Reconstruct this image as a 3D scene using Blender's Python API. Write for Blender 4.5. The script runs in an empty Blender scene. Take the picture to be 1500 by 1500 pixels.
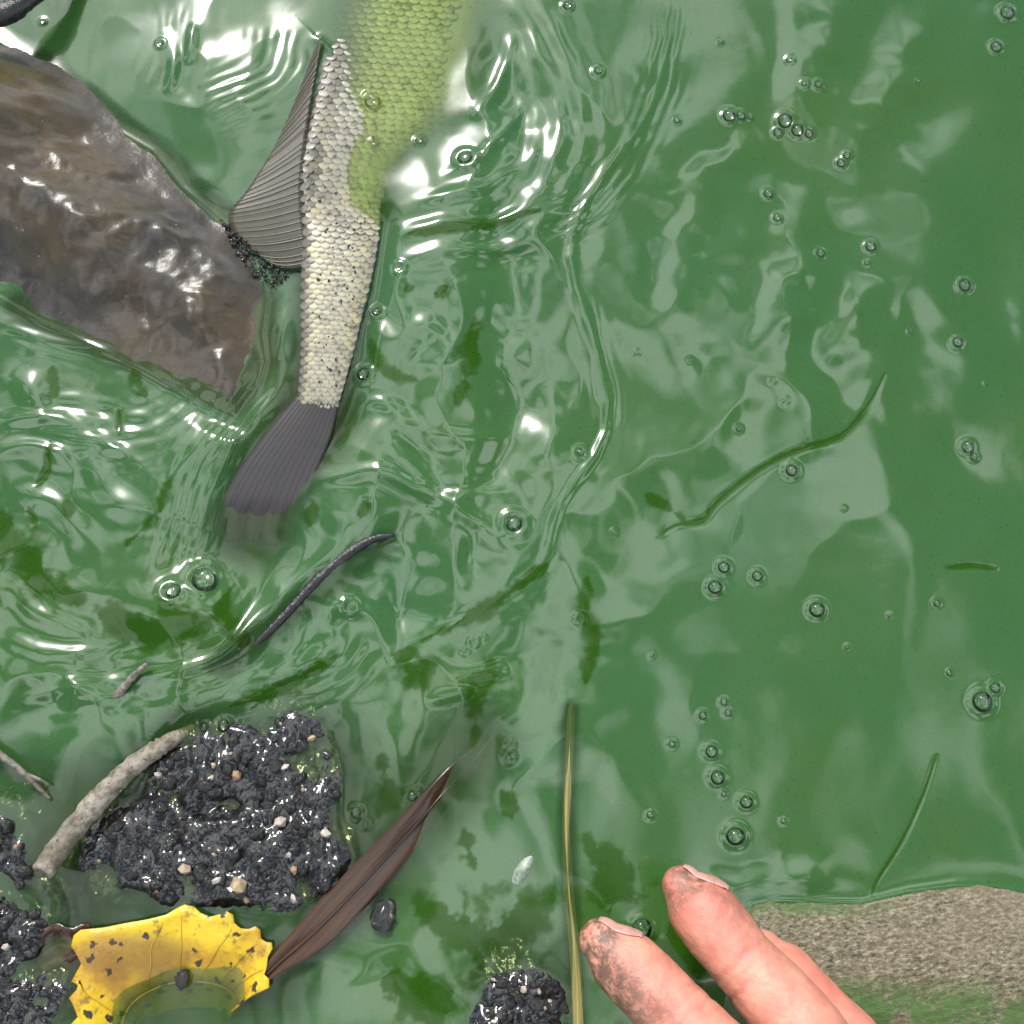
import bpy, bmesh, math, random
import numpy as np
from mathutils import Vector, Matrix

random.seed(11)
RNG = np.random.default_rng(7)
scn = bpy.context.scene
COL = scn.collection

# ---------------------------------------------------------------- camera
TILT = math.radians(12.0)
DIST = 0.33
HALF_W = 0.135
cam_data = bpy.data.cameras.new("camera")
cam = bpy.data.objects.new("camera", cam_data)
COL.objects.link(cam)
cam.location = (0, -DIST * math.sin(TILT), DIST * math.cos(TILT))
cam.rotation_euler = (TILT, 0, 0)
cam_data.sensor_fit = 'HORIZONTAL'
cam_data.angle = 2 * math.atan(HALF_W / DIST)
cam_data.clip_start = 0.005
cam_data.clip_end = 200
scn.camera = cam

# ---------------------------------------------------------------- world and sun
SUN_EL, SUN_AZ = math.radians(44), math.radians(-20)
world = bpy.data.worlds.new("World")
scn.world = world
world.use_nodes = True
wt = world.node_tree
wt.nodes.clear()
w_out = wt.nodes.new('ShaderNodeOutputWorld')
w_bg = wt.nodes.new('ShaderNodeBackground')
w_bg.inputs['Strength'].default_value = 0.1
w_sky = wt.nodes.new('ShaderNodeTexSky')
w_sky.sky_type = 'NISHITA'
w_sky.sun_disc = False
w_sky.sun_elevation = SUN_EL
w_sky.sun_rotation = SUN_AZ
w_sky.air_density = 1.0
w_sky.dust_density = 1.0
w_tc = wt.nodes.new('ShaderNodeTexCoord')
w_ns = wt.nodes.new('ShaderNodeTexNoise')       # broken bright cloud over the whole sky
w_ns.inputs['Scale'].default_value = 3.4
w_ns.inputs['Detail'].default_value = 2.5
w_ns.inputs['Roughness'].default_value = 0.5
w_ns.inputs['Distortion'].default_value = 0.4
w_rp = wt.nodes.new('ShaderNodeValToRGB')
w_rp.color_ramp.elements[0].position = 0.485
w_rp.color_ramp.elements[1].position = 0.60
w_mx = wt.nodes.new('ShaderNodeMixRGB')
w_mx.inputs[2].default_value = (26, 27, 28, 1)
wt.links.new(w_tc.outputs['Generated'], w_ns.inputs['Vector'])
wt.links.new(w_ns.outputs['Fac'], w_rp.inputs['Fac'])
wt.links.new(w_rp.outputs['Color'], w_mx.inputs[0])
wt.links.new(w_sky.outputs['Color'], w_mx.inputs[1])
# bright haze round the veiled sun
w_dot = wt.nodes.new('ShaderNodeVectorMath'); w_dot.operation = 'DOT_PRODUCT'
w_dot.inputs[1].default_value = (math.sin(SUN_AZ) * math.cos(SUN_EL), math.cos(SUN_AZ) * math.cos(SUN_EL), math.sin(SUN_EL))
w_max = wt.nodes.new('ShaderNodeMath'); w_max.operation = 'MAXIMUM'; w_max.inputs[1].default_value = 0
w_pow = wt.nodes.new('ShaderNodeMath'); w_pow.operation = 'POWER'; w_pow.inputs[1].default_value = 70
w_mul = wt.nodes.new('ShaderNodeMixRGB'); w_mul.blend_type = 'MULTIPLY'; w_mul.inputs[0].default_value = 1; w_mul.inputs[2].default_value = (24, 23.7, 23, 1)
w_add = wt.nodes.new('ShaderNodeMixRGB'); w_add.blend_type = 'ADD'; w_add.inputs[0].default_value = 1
wt.links.new(w_tc.outputs['Generated'], w_dot.inputs[0]); wt.links.new(w_dot.outputs['Value'], w_max.inputs[0]); wt.links.new(w_max.outputs[0], w_pow.inputs[0])
wt.links.new(w_pow.outputs[0], w_mul.inputs[1]); wt.links.new(w_mul.outputs[0], w_add.inputs[2]); wt.links.new(w_mx.outputs[0], w_add.inputs[1])
wt.links.new(w_add.outputs['Color'], w_bg.inputs['Color'])
wt.links.new(w_bg.outputs['Background'], w_out.inputs['Surface'])

sun_d = bpy.data.lights.new("sun", 'SUN')
sun_d.energy = 3.6
sun_d.angle = math.radians(9)
sun_d.color = (1.0, 0.96, 0.9)
sun = bpy.data.objects.new("sun", sun_d)
COL.objects.link(sun)
sdir = Vector((math.sin(SUN_AZ) * math.cos(SUN_EL), math.cos(SUN_AZ) * math.cos(SUN_EL), math.sin(SUN_EL)))
sun.rotation_euler = sdir.to_track_quat('Z', 'Y').to_euler()

vs = scn.view_settings
vs.view_transform = 'Standard'
vs.look = 'None'
vs.gamma = 1
vs.exposure = 0.1
vs.use_curve_mapping = False
cy = scn.cycles
cy.use_denoising = True
cy.max_bounces = 10
cy.diffuse_bounces = 3
cy.glossy_bounces = 4
cy.transparent_max_bounces = 12
cy.volume_bounces = 3
cy.sample_clamp_indirect = 4
cy.sample_clamp_direct = 30
cy.caustics_reflective = False
cy.caustics_refractive = False

# ---------------------------------------------------------------- mapping: a photograph pixel (1500 wide) seen at height z
CX, CY_, CZ = cam.location
F_AX = Vector((0, math.sin(TILT), -math.cos(TILT)))
U_AX = Vector((0, math.cos(TILT), math.sin(TILT)))
TAN = HALF_W / DIST

def P(px, py, z=0.0):
    a = (px - 750) / 750 * TAN
    b = (750 - py) / 750 * TAN
    d = Vector((a, 0, 0)) + U_AX * b + F_AX
    t = (z - CZ) / d.z
    return Vector((CX + d.x * t, CY_ + d.y * t, z))

def mpp(px, py, z=0.0):
    p = P(px, py, z)
    return (p - Vector((CX, CY_, CZ))).dot(F_AX) * TAN / 750

def W2(pts, z=0.0):
    return np.array([[*P(x, y, z)[:2]] for x, y in pts])

PX = 0.00018          # one photograph pixel on the water, in metres

# ---------------------------------------------------------------- numpy noise and distance helpers
_perm = RNG.permutation(512)
_perm = np.concatenate([_perm, _perm])
_ang = RNG.random(512) * 2 * np.pi
_gx, _gy = np.cos(_ang), np.sin(_ang)

def perlin(x, y):
    xi = np.floor(x).astype(int); yi = np.floor(y).astype(int)
    xf = x - xi; yf = y - yi
    xi &= 511; yi &= 511
    def g(ix, iy, fx, fy):
        h = _perm[_perm[ix & 511] + (iy & 511)] & 511
        return _gx[h] * fx + _gy[h] * fy
    u = xf * xf * xf * (xf * (xf * 6 - 15) + 10)
    v = yf * yf * yf * (yf * (yf * 6 - 15) + 10)
    a = g(xi, yi, xf, yf); b = g(xi + 1, yi, xf - 1, yf)
    c = g(xi, yi + 1, xf, yf - 1); d = g(xi + 1, yi + 1, xf - 1, yf - 1)
    return (a + u * (b - a)) + v * ((c + u * (d - c)) - (a + u * (b - a)))

def fbm(x, y, wl, octv=3, gain=0.5, seed=0):
    """noise in -1..1 with wavelength wl (metres)"""
    s = 0; amp = 1; f = 1.0 / wl
    for k in range(octv):
        s = s + amp * perlin(x * f + seed * 17.3 + k * 5.1, y * f - seed * 9.7 + k * 3.3)
        amp *= gain; f *= 2.03
    return s * 1.4

def seg_dist(X, Y, poly, closed=False):
    """distance to a polyline, its sign by side, and the fraction along it"""
    best = np.full(X.shape, 1e9); side = np.zeros(X.shape); par = np.zeros(X.shape)
    n = len(poly); m = n if closed else n - 1
    for i in range(m):
        ax, ay = poly[i]; bx, by = poly[(i + 1) % n]
        dx, dy = bx - ax, by - ay
        L2 = dx * dx + dy * dy + 1e-18
        t = np.clip(((X - ax) * dx + (Y - ay) * dy) / L2, 0, 1)
        qx = X - ax - t * dx; qy = Y - ay - t * dy
        d = np.sqrt(qx * qx + qy * qy)
        w = d < best
        best = np.where(w, d, best)
        side = np.where(w, np.sign(dx * (Y - ay) - dy * (X - ax)), side)
        par = np.where(w, (i + t) / m, par)
    return best, side, par

def inside(X, Y, poly):
    c = np.zeros(X.shape, bool); n = len(poly); j = n - 1
    for i in range(n):
        xi, yi = poly[i]; xj, yj = poly[j]
        c ^= ((yi > Y) != (yj > Y)) & (X < (xj - xi) * (Y - yi) / (yj - yi + 1e-15) + xi)
        j = i
    return c

def smooth_line(pts, n=60, closed=False):
    """Catmull-Rom through the points (any dimension)"""
    p = np.array(pts, float); out = []
    m = len(p); segs = m if closed else m - 1
    k = max(2, int(n / segs))
    for i in range(segs):
        if closed:
            p0, p1, p2, p3 = p[(i - 1) % m], p[i], p[(i + 1) % m], p[(i + 2) % m]
        else:
            p0, p1, p2, p3 = p[max(i - 1, 0)], p[i], p[i + 1], p[min(i + 2, m - 1)]
        for t in np.arange(k) / k:
            out.append(0.5 * ((2 * p1) + (-p0 + p2) * t + (2 * p0 - 5 * p1 + 4 * p2 - p3) * t * t + (-p0 + 3 * p1 - 3 * p2 + p3) * t ** 3))
    if not closed:
        out.append(p[-1])
    return np.array(out)

# ---------------------------------------------------------------- object helpers
def mesh_np(name, verts, faces, smooth=True):
    me = bpy.data.meshes.new(name)
    if isinstance(faces, np.ndarray):
        n, k = faces.shape
        me.vertices.add(len(verts)); me.vertices.foreach_set('co', np.asarray(verts, np.float32).ravel())
        me.loops.add(n * k); me.loops.foreach_set('vertex_index', faces.astype(np.int32).ravel())
        me.polygons.add(n)
        me.polygons.foreach_set('loop_start', np.arange(0, n * k, k, dtype=np.int32))
        me.polygons.foreach_set('loop_total', np.full(n, k, np.int32))
        me.update(calc_edges=True)
    else:
        me.from_pydata([tuple(v) for v in verts], [], faces)
        me.update()
    if smooth:
        me.polygons.foreach_set('use_smooth', np.ones(len(me.polygons), bool))
    me.validate()
    return me

def obj(name, me, mat=None, parent=None):
    o = bpy.data.objects.new(name, me)
    COL.objects.link(o)
    if mat and me is not None and not me.materials:
        me.materials.append(mat)
    if parent is not None:
        o.parent = parent
        o.matrix_parent_inverse = Matrix.Translation(-parent.location) if parent.type == 'EMPTY' else parent.matrix_world.inverted()
    return o

def empty(name, loc):
    o = bpy.data.objects.new(name, None)
    COL.objects.link(o)
    o.location = loc
    o.empty_display_size = 0.01
    return o

def tag(o, label=None, cat=None, group=None, kind=None):
    if label: o['label'] = label
    if cat: o['category'] = cat
    if group: o['group'] = group
    if kind: o['kind'] = kind
    return o

def vcol(me, name, arr):
    """per-vertex colour or factors, arr n x 3"""
    a = me.color_attributes.new(name, 'FLOAT_COLOR', 'POINT')
    full = np.ones((len(me.vertices), 4), np.float32)
    full[:, :3] = arr
    a.data.foreach_set('color', full.ravel())

def grid_faces(nr, nc, wrap=False):
    r, c = np.meshgrid(np.arange(nr - 1), np.arange(nc if wrap else nc - 1), indexing='ij')
    a = r * nc + c; b = r * nc + (c + 1) % nc
    return np.stack([a, b, b + nc, a + nc], -1).reshape(-1, 4)

def tube(pts, rad, seg=10, rough=0.0, cap=True, flat=1.0, seed=0):
    """a tapered tube along pts (metres); rad per point"""
    pts = np.array(pts, float); n = len(pts); V = []
    tan = np.gradient(pts, axis=0); tan /= np.linalg.norm(tan, axis=1)[:, None] + 1e-12
    up = np.array([0, 0, 1.0])
    rg = np.random.default_rng(seed)
    for i in range(n):
        sx = np.cross(tan[i], up); sx /= np.linalg.norm(sx) + 1e-9
        sz = np.cross(sx, tan[i])
        for k in range(seg):
            a = 2 * math.pi * k / seg
            r = rad[i] * (1 + rough * (rg.random() - 0.5))
            V.append(pts[i] + r * (math.cos(a) * sx + flat * math.sin(a) * sz))
    F = [tuple(q) for q in grid_faces(n, seg, True)]
    if cap:
        F.append(tuple(range(seg))[::-1]); F.append(tuple((n - 1) * seg + k for k in range(seg)))
    return V, F

# ---------------------------------------------------------------- materials
def mat(name):
    m = bpy.data.materials.new(name)
    m.use_nodes = True
    nt = m.node_tree
    b = nt.nodes['Principled BSDF']
    return m, nt, b

def N(nt, kind, **kw):
    n = nt.nodes.new(kind)
    for k, v in kw.items():
        if k.startswith('_'):
            setattr(n, k[1:], v)
        else:
            n.inputs[k.replace('__', ' ')].default_value = v
    return n

def noise(nt, scale, detail=4, rough=0.55, coord='Object', stretch=None, dist=0.0):
    tc = nt.nodes.new('ShaderNodeTexCoord')
    src = tc.outputs[coord]
    if stretch:
        mp = nt.nodes.new('ShaderNodeMapping')
        mp.vector_type = 'TEXTURE'      # turn first, then stretch
        mp.inputs['Scale'].default_value = [1.0 / v for v in stretch[0:3]]
        if len(stretch) > 3:
            mp.inputs['Rotation'].default_value = (0, 0, stretch[3])
        nt.links.new(src, mp.inputs['Vector']); src = mp.outputs['Vector']
    n = N(nt, 'ShaderNodeTexNoise', Scale=scale, Detail=detail, Roughness=rough, Distortion=dist)
    nt.links.new(src, n.inputs['Vector'])
    return n.outputs['Fac']

def ramp(nt, fac, stops):
    r = nt.nodes.new('ShaderNodeValToRGB')
    el = r.color_ramp.elements
    while len(el) < len(stops):
        el.new(0.5)
    for e, (p, c) in zip(el, stops):
        e.position = p; e.color = (*c, 1) if len(c) == 3 else c
    nt.links.new(fac, r.inputs['Fac'])
    return r.outputs['Color']

def mix(nt, fac, a, b, mode='MIX'):
    m = nt.nodes.new('ShaderNodeMixRGB'); m.blend_type = mode
    for k, v in ((0, fac), (1, a), (2, b)):
        if hasattr(v, 'is_output'):
            nt.links.new(v, m.inputs[k])
        else:
            m.inputs[k].default_value = v if k == 0 else (*v, 1)
    return m.outputs['Color']

def attr(nt, name):
    a = nt.nodes.new('ShaderNodeAttribute'); a.attribute_name = name
    return a.outputs['Color']

def bump(nt, b, fac, strength, dist):
    n = N(nt, 'ShaderNodeBump', Strength=strength, Distance=dist)
    nt.links.new(fac, n.inputs['Height'])
    nt.links.new(n.outputs['Normal'], b.inputs['Normal'])

# ================================================================ SHAPES THAT SHARE A WATERLINE (photograph pixels)
BOULDER = [(-420, -60), (-200, 20), (-60, 30), (0, 62), (60, 95), (120, 142), (170, 190), (225, 222), (268, 275), (320, 318), (352, 345),
           (385, 405), (392, 440), (385, 490), (391, 530), (378, 578), (347, 622), (300, 600), (250, 566), (180, 528), (120, 498),
           (60, 472), (25, 452), (0, 437), (-90, 425), (-300, 380), (-480, 200)]
STONE = [(1082, 1352), (1100, 1326), (1140, 1318), (1200, 1320), (1262, 1322), (1330, 1306), (1400, 1297), (1460, 1298), (1510, 1306), (1620, 1330),
         (1760, 1420), (1800, 1600), (1650, 1760), (1350, 1790), (1120, 1700), (1050, 1560), (1062, 1440)]
CLUMP_A = [(205, 1165), (225, 1120), (262, 1085), (320, 1062), (380, 1048), (445, 1048), (485, 1075), (498, 1130), (498, 1200), (515, 1255), (490, 1295),
           (430, 1332), (380, 1335), (330, 1325), (250, 1330), (205, 1300), (160, 1302), (118, 1270), (125, 1225), (160, 1190)]
CLUMP_B = [(-150, 1180), (-20, 1195), (30, 1215), (42, 1270), (75, 1320), (60, 1390), (95, 1430), (80, 1480), (40, 1530), (-120, 1560), (-260, 1400)]
CLUMP_C = [(700, 1470), (715, 1440), (755, 1422), (800, 1430), (828, 1460), (835, 1510), (800, 1560), (730, 1550), (695, 1510)]
FISH_WL = [(468, 58), (485, 75), (492, 120), (480, 150), (505, 172), (522, 205), (528, 250), (540, 310), (556, 326), (550, 380), (540, 430), (526, 480), (516, 540), (500, 590), (478, 632)]

# ================================================================ WATER
def smoothstep(a, b, x):
    t = np.clip((x - a) / (b - a), 0, 1)
    return t * t * (3 - 2 * t)

def grow(lo, hi, step, far):
    core = np.arange(lo, hi + step, step)
    out = []; s = step; x = 0
    while x < far:
        s *= 1.22; x += s; out.append(x)
    out = np.array(out)
    return np.concatenate([lo - out[::-1], core, core[-1] + out])

STEP = 0.00042
gx = grow(-0.155, 0.155, STEP, 30); gy = grow(-0.135, 0.16, STEP, 30)
GX, GY = np.meshgrid(gx, gy)

def blob(X, Y, px, py, r, ry=None, rot=0):
    c = P(px, py); m = PX
    dx, dy = X - c.x, Y - c.y
    if rot:
        ca, sa = math.cos(rot), math.sin(rot)
        dx, dy = dx * ca + dy * sa, -dx * sa + dy * ca
    return np.exp(-((dx / (r * m)) ** 2 + (dy / ((ry or r) * m)) ** 2))

BUBBLES = []     # filled below: (px, py, radius px)
def water_height(X, Y):
    near = np.exp(-np.maximum(0, np.maximum(np.abs(X) - 0.16, np.abs(Y - 0.01) - 0.155)) / 0.1)
    # slow swell that carries the reflections
    wx = X + 0.010 * fbm(X, Y, 0.05, 2, seed=3); wy = Y + 0.010 * fbm(X, Y, 0.05, 2, seed=4)
    calm = np.clip(blob(X, Y, 1250, 1000, 420, 330) * 1.3, 0, 1)
    h = 0.00135 * fbm(wx * 1.2, wy * 0.75, 0.055, 2, 0.4, seed=1) * (1 - 0.65 * calm)
    h += 0.00034 * fbm(wx * 1.3, wy * 0.7, 0.021, 1, 0.45, seed=2) * (1 - 0.92 * calm)
    # choppy scum round the fish and the left bank
    chop = np.clip(blob(X, Y, 130, 720, 260, 260) + blob(X, Y, 600, 760, 260, 230) + 0.8 * blob(X, Y, 740, 260, 150, 260) + 0.9 * blob(X, Y, 200, 980, 260, 120)
                   + 0.6 * blob(X, Y, 620, 500, 160, 160) + 0.5 * blob(X, Y, 330, 110, 150, 130) + 0.35 * blob(X, Y, 1150, 480, 230, 260) + 0.5 * blob(X, Y, 700, 1050, 200, 140)
                   + 0.35 * blob(X, Y, 650, 1400, 260, 120) + 0.6 * blob(X, Y, 1130, 1300, 90, 45), 0, 1)
    vx = X + 0.004 * fbm(X, Y, 0.02, 2, seed=7); vy = Y + 0.004 * fbm(X, Y, 0.02, 2, seed=8)
    n1 = fbm(vx * 1.0, vy * 0.8, 0.030, 1, 0.4, seed=5) + 0.16 * fbm(vx, vy, 0.013, 1, seed=15)
    h += chop * 0.0030 * (1 - np.abs(n1) ** 1.25 * 1.6)
    n2 = fbm(vx + vy * 0.4, vy * 0.6, 0.0075, 2, 0.45, seed=6)
    h += chop * chop * 0.00004 * n2
    # trains of ripples
    def train(pts, wl, reach, amp, side=0, ph=0.0):
        nonlocal h
        pl = W2(smooth_line(pts, 28))
        lo = pl.min(0) - reach * PX * 2.2; hi = pl.max(0) + reach * PX * 2.2
        m = (X > lo[0]) & (X < hi[0]) & (Y > lo[1]) & (Y < hi[1])
        d, s, t = seg_dist(X[m], Y[m], pl)
        sd = d * s
        w = np.exp(-(d / (reach * PX)) ** 2) * smoothstep(0, 0.18, t) * smoothstep(1, 0.82, t)
        if side:
            w = w * (1 / (1 + np.exp(-sd * side / (3 * PX))))
        wob = 5 * PX * fbm(X[m], Y[m], 0.012, 2, seed=9)
        h[m] += amp * w * np.cos(2 * np.pi * (sd + wob) / (wl * PX) + ph) * (0.55 + 0.45 * fbm(X[m], Y[m], 0.015, 1, seed=12))
    train([(590, 380), (700, 345), (790, 285), (820, 190), (790, 80), (740, -20)], 38, 70, 0.00028)
    train([(990, -20), (970, 110), (930, 210), (880, 290), (800, 345)], 17, 30, 0.00008)
    train([(905, 240), (860, 300), (800, 330)], 13, 34, 0.00012)
    train([(840, 370), (880, 520), (888, 640), (812, 750), (790, 830), (700, 900), (560, 965)], 20, 22, 0.00009)
    train([(415, 570), (352, 640), (310, 730), (275, 850)], 15, 48, 0.00020)
    train([(320, 560), (240, 620), (150, 640), (40, 630)], 26, 50, 0.00014)
    train([(0, 620), (120, 610), (220, 650)], 30, 40, 0.00016)
    train([(0, 480), (90, 500), (190, 530), (300, 590)], 22, 26, 0.00014)
    train([(420, 830), (330, 960), (200, 990), (60, 1010)], 26, 45, 0.00024)
    train([(540, 930), (470, 1000), (330, 1040)], 34, 40, 0.00030)
    train([(540, 690), (640, 730), (740, 720)], 36, 34, 0.00028)
    train([(420, 40), (400, 110), (300, 160)], 18, 50, 0.00010)
    train([(265, 0), (262, 90), (240, 140)], 26, 40, 0.00011)
    # folds in the skin of scum (grooves)
    def groove(pts, wid, depth):
        nonlocal h
        pl = W2(smooth_line(pts, 28))
        lo = pl.min(0) - wid * PX * 5; hi = pl.max(0) + wid * PX * 5
        m = (X > lo[0]) & (X < hi[0]) & (Y > lo[1]) & (Y < hi[1])
        d, s, t = seg_dist(X[m], Y[m], pl)
        e = np.sin(np.pi * np.clip(t, 0, 1)) ** 0.4
        h[m] += e * (-depth * np.exp(-(d / (wid * PX)) ** 2) )
    # thick rolls in the skin
    def roll(pts, wid, hgt):
        nonlocal h
        pl = W2(smooth_line(pts, 32))
        lo = pl.min(0) - wid * PX * 5; hi = pl.max(0) + wid * PX * 5
        m = (X > lo[0]) & (X < hi[0]) & (Y > lo[1]) & (Y < hi[1])
        d, s, t = seg_dist(X[m], Y[m], pl)
        e = smoothstep(0, 0.38, t) * smoothstep(1, 0.62, t)
        wv = wid * PX * (1 + 0.35 * fbm(X[m], Y[m], 0.014, 2, seed=33))
        h[m] += e * hgt * np.exp(-(d / wv) ** 2) * (0.8 + 0.4 * fbm(X[m], Y[m], 0.01, 1, seed=34))
    for pts, wid, hgt in ROLLS:
        roll(pts, wid, hgt / 1000)
    for g in FOLDS_REFL:
        groove(g[0], g[1] * 0.9, 0.00020 if g[1] < 9 else 0.0)
    # mound of gelled algae with large bubbles
    h += 0.0024 * blob(X, Y, 285, 895, 62, 58) + 0.0008 * blob(X, Y, 200, 900, 70, 40)
    # water lifts to a rim where it meets solid things
    for poly, a in ((BOULDER, 0.0003), (STONE, 0.0005), (CLUMP_A, 0.00008), (CLUMP_B, 0.00008), (CLUMP_C, 0.00008)):
        pl = W2(poly)
        m = (X > pl[:, 0].min() - 0.01) & (X < pl[:, 0].max() + 0.01) & (Y > pl[:, 1].min() - 0.01) & (Y < pl[:, 1].max() + 0.01)
        d, s, t = seg_dist(X[m], Y[m], pl, True)
        h[m] = h[m] * (0.35 + 0.65 * smoothstep(0, 0.006, d)) + a * np.exp(-d / 0.0012)
    pl = W2(FISH_WL)
    m = (X > pl[:, 0].min() - 0.01) & (X < pl[:, 0].max() + 0.01) & (Y > pl[:, 1].min() - 0.01) & (Y < pl[:, 1].max() + 0.01)
    d, s, t = seg_dist(X[m], Y[m], pl)
    h[m] = h[m] * (0.15 + 0.85 * smoothstep(0, 0.007, d)) + 0.0007 * np.exp(-(np.where(s > 0, d, d * 0.35) / 0.0012) ** 1.2)
    # the water over the fish's flank and tail lies flat
    for pts, wid in (([(600, 0), (590, 120), (570, 200)], 90), ([(470, 610), (400, 700), (365, 790)], 75), ([(450, 420), (445, 200)], 60), ([(400, 300), (380, 340)], 60)):
        pl = W2(pts); d, s, t = seg_dist(X, Y, pl)
        h *= 1 - 0.9 * np.exp(-(d / (wid * PX)) ** 2.4)
    dxl = (X - np.interp(Y, [P(0, 330).y, P(0, 200).y, P(0, 0).y, P(0, -300).y], [P(548, 330).x, P(505, 200).x, P(500, 0).x, P(560, -300).x])) / PX
    fy = smoothstep(P(0, 330).y, P(0, 80).y, Y) * smoothstep(P(0, -500).y, P(0, -250).y, Y)
    h += fy * np.where(dxl < 200, -0.0015 * smoothstep(40, 200, dxl), -0.0015 * smoothstep(420, 200, dxl))
    for (bx, by, br) in BUBBLES:
        c = P(bx, by); r = br * PX
        m = (np.abs(X - c.x) < r * 4) & (np.abs(Y - c.y) < r * 4)
        d = np.hypot(X[m] - c.x, Y[m] - c.y)
        h[m] += r * 0.2 * np.exp(-((d - r) / (0.45 * r)) ** 2)
    return h * near + 0.004 * (1 - near) * fbm(X, Y, 0.4, 2, seed=20)

ROLLS = [([(440, 545), (385, 600), (342, 660), (310, 740), (292, 830)], 15, 1.5), ([(400, 640), (365, 700), (330, 790)], 8, 0.5), ([(565, 770), (470, 826), (400, 890), (330, 960), (200, 1000), (60, 985)], 13, 1.1),
         ([(560, 915), (505, 885), (482, 920), (470, 962), (400, 1000), (310, 1032)], 16, 1.3), ([(985, 0), (962, 120), (930, 200), (862, 290), (836, 380), (868, 500), (888, 630), (822, 740), (796, 820), (740, 870), (600, 950)], 8, 0.55),
         ([(420, 742), (460, 706), (505, 700), (560, 694), (620, 720), (680, 742), (765, 720)], 15, 1.1), ([(640, 735), (700, 768), (762, 815)], 13, 0.9), ([(500, 605), (560, 592), (640, 640), (770, 640)], 13, 0.8), ([(560, 640), (610, 690), (640, 735)], 12, 0.7),
         ([(570, 352), (650, 332), (720, 330), (792, 300)], 11, 0.9), ([(600, 300), (660, 290), (720, 275), (775, 230)], 10, 0.8), ([(640, 262), (690, 240), (745, 190), (770, 130)], 10, 0.8), ([(690, 180), (730, 120), (752, 40)], 10, 0.9), ([(580, 385), (650, 375), (740, 365), (820, 350)], 10, 0.7),
         ([(-20, 622), (70, 616), (150, 632)], 12, 0.9), ([(-20, 664), (60, 656), (115, 692)], 13, 1.0), ([(60, 500), (150, 512), (230, 545), (285, 605)], 12, 0.8), ([(20, 540), (60, 600), (50, 640)], 16, 0.9), ([(120, 640), (160, 720), (220, 760)], 18, 1.0),
         ([(0, 720), (80, 740), (150, 820)], 18, 1.1), ([(0, 840), (60, 900), (140, 930)], 14, 1.0), ([(0, 930), (90, 960), (180, 950)], 12, 0.9), ([(20, 1030), (120, 1010), (230, 1040)], 12, 0.8), ([(248, 40), (256, 100), (248, 145)], 10, 0.7), ([(285, 30), (276, 100)], 9, 0.6),
         ([(1045, 250), (1020, 330), (990, 400), (985, 490)], 30, 0.8), ([(1200, 360), (1150, 440), (1115, 540)], 32, 1.1), ([(1280, 400), (1250, 470), (1180, 560)], 28, 0.9), ([(950, 320), (1060, 240), (1120, 190)], 28, 0.6), ([(1340, 30), (1300, 150), (1220, 260)], 40, 0.8), 
         ([(1250, -20), (1200, 90), (1150, 200)], 36, 0.7), ([(650, 1000), (720, 985), (745, 975)], 10, 0.6), ([(620, 1030), (700, 1010)], 10, 0.6), ([(450, 420), (420, 470), (400, 560)], 10, 0.5), ([(600, 470), (640, 490), (660, 540)], 16, 0.9), ([(740, 420), (760, 500), (740, 560)], 26, 0.9), ([(800, 560), (810, 640), (790, 690)], 18, 0.8)]
FOLDS_REFL = [([(1295, 548), (1268, 600), (1230, 640), (1165, 662), (1110, 690), (1052, 735), (1030, 762), (990, 768), (962, 788)], 5.5),  # scum creases and mound algae, plus olive patches painted in for dark reflections
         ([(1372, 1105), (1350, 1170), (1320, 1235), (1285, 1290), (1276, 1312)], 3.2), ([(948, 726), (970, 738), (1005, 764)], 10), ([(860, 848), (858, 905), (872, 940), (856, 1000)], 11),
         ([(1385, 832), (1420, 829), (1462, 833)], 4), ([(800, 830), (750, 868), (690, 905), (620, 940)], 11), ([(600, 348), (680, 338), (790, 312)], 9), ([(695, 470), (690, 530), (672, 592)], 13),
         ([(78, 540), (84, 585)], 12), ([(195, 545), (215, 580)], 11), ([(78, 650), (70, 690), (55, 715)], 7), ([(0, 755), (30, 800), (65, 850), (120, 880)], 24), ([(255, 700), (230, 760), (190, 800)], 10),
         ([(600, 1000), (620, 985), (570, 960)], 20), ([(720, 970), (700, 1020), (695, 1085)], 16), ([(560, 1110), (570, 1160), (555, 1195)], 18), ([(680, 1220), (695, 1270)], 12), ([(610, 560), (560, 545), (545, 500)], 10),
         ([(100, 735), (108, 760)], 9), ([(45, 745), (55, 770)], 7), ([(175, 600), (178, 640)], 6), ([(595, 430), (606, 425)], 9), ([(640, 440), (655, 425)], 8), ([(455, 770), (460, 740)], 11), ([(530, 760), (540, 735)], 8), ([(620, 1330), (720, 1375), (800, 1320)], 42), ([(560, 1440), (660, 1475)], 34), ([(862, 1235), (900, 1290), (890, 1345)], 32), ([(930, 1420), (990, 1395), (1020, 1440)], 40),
         ([(150, 905), (230, 925), (310, 915)], 34), ([(370, 945), (330, 905), (345, 860)], 14), ([(500, 960), (430, 1000), (340, 1035)], 10), ([(750, 1200), (735, 1160)], 14)]

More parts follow.
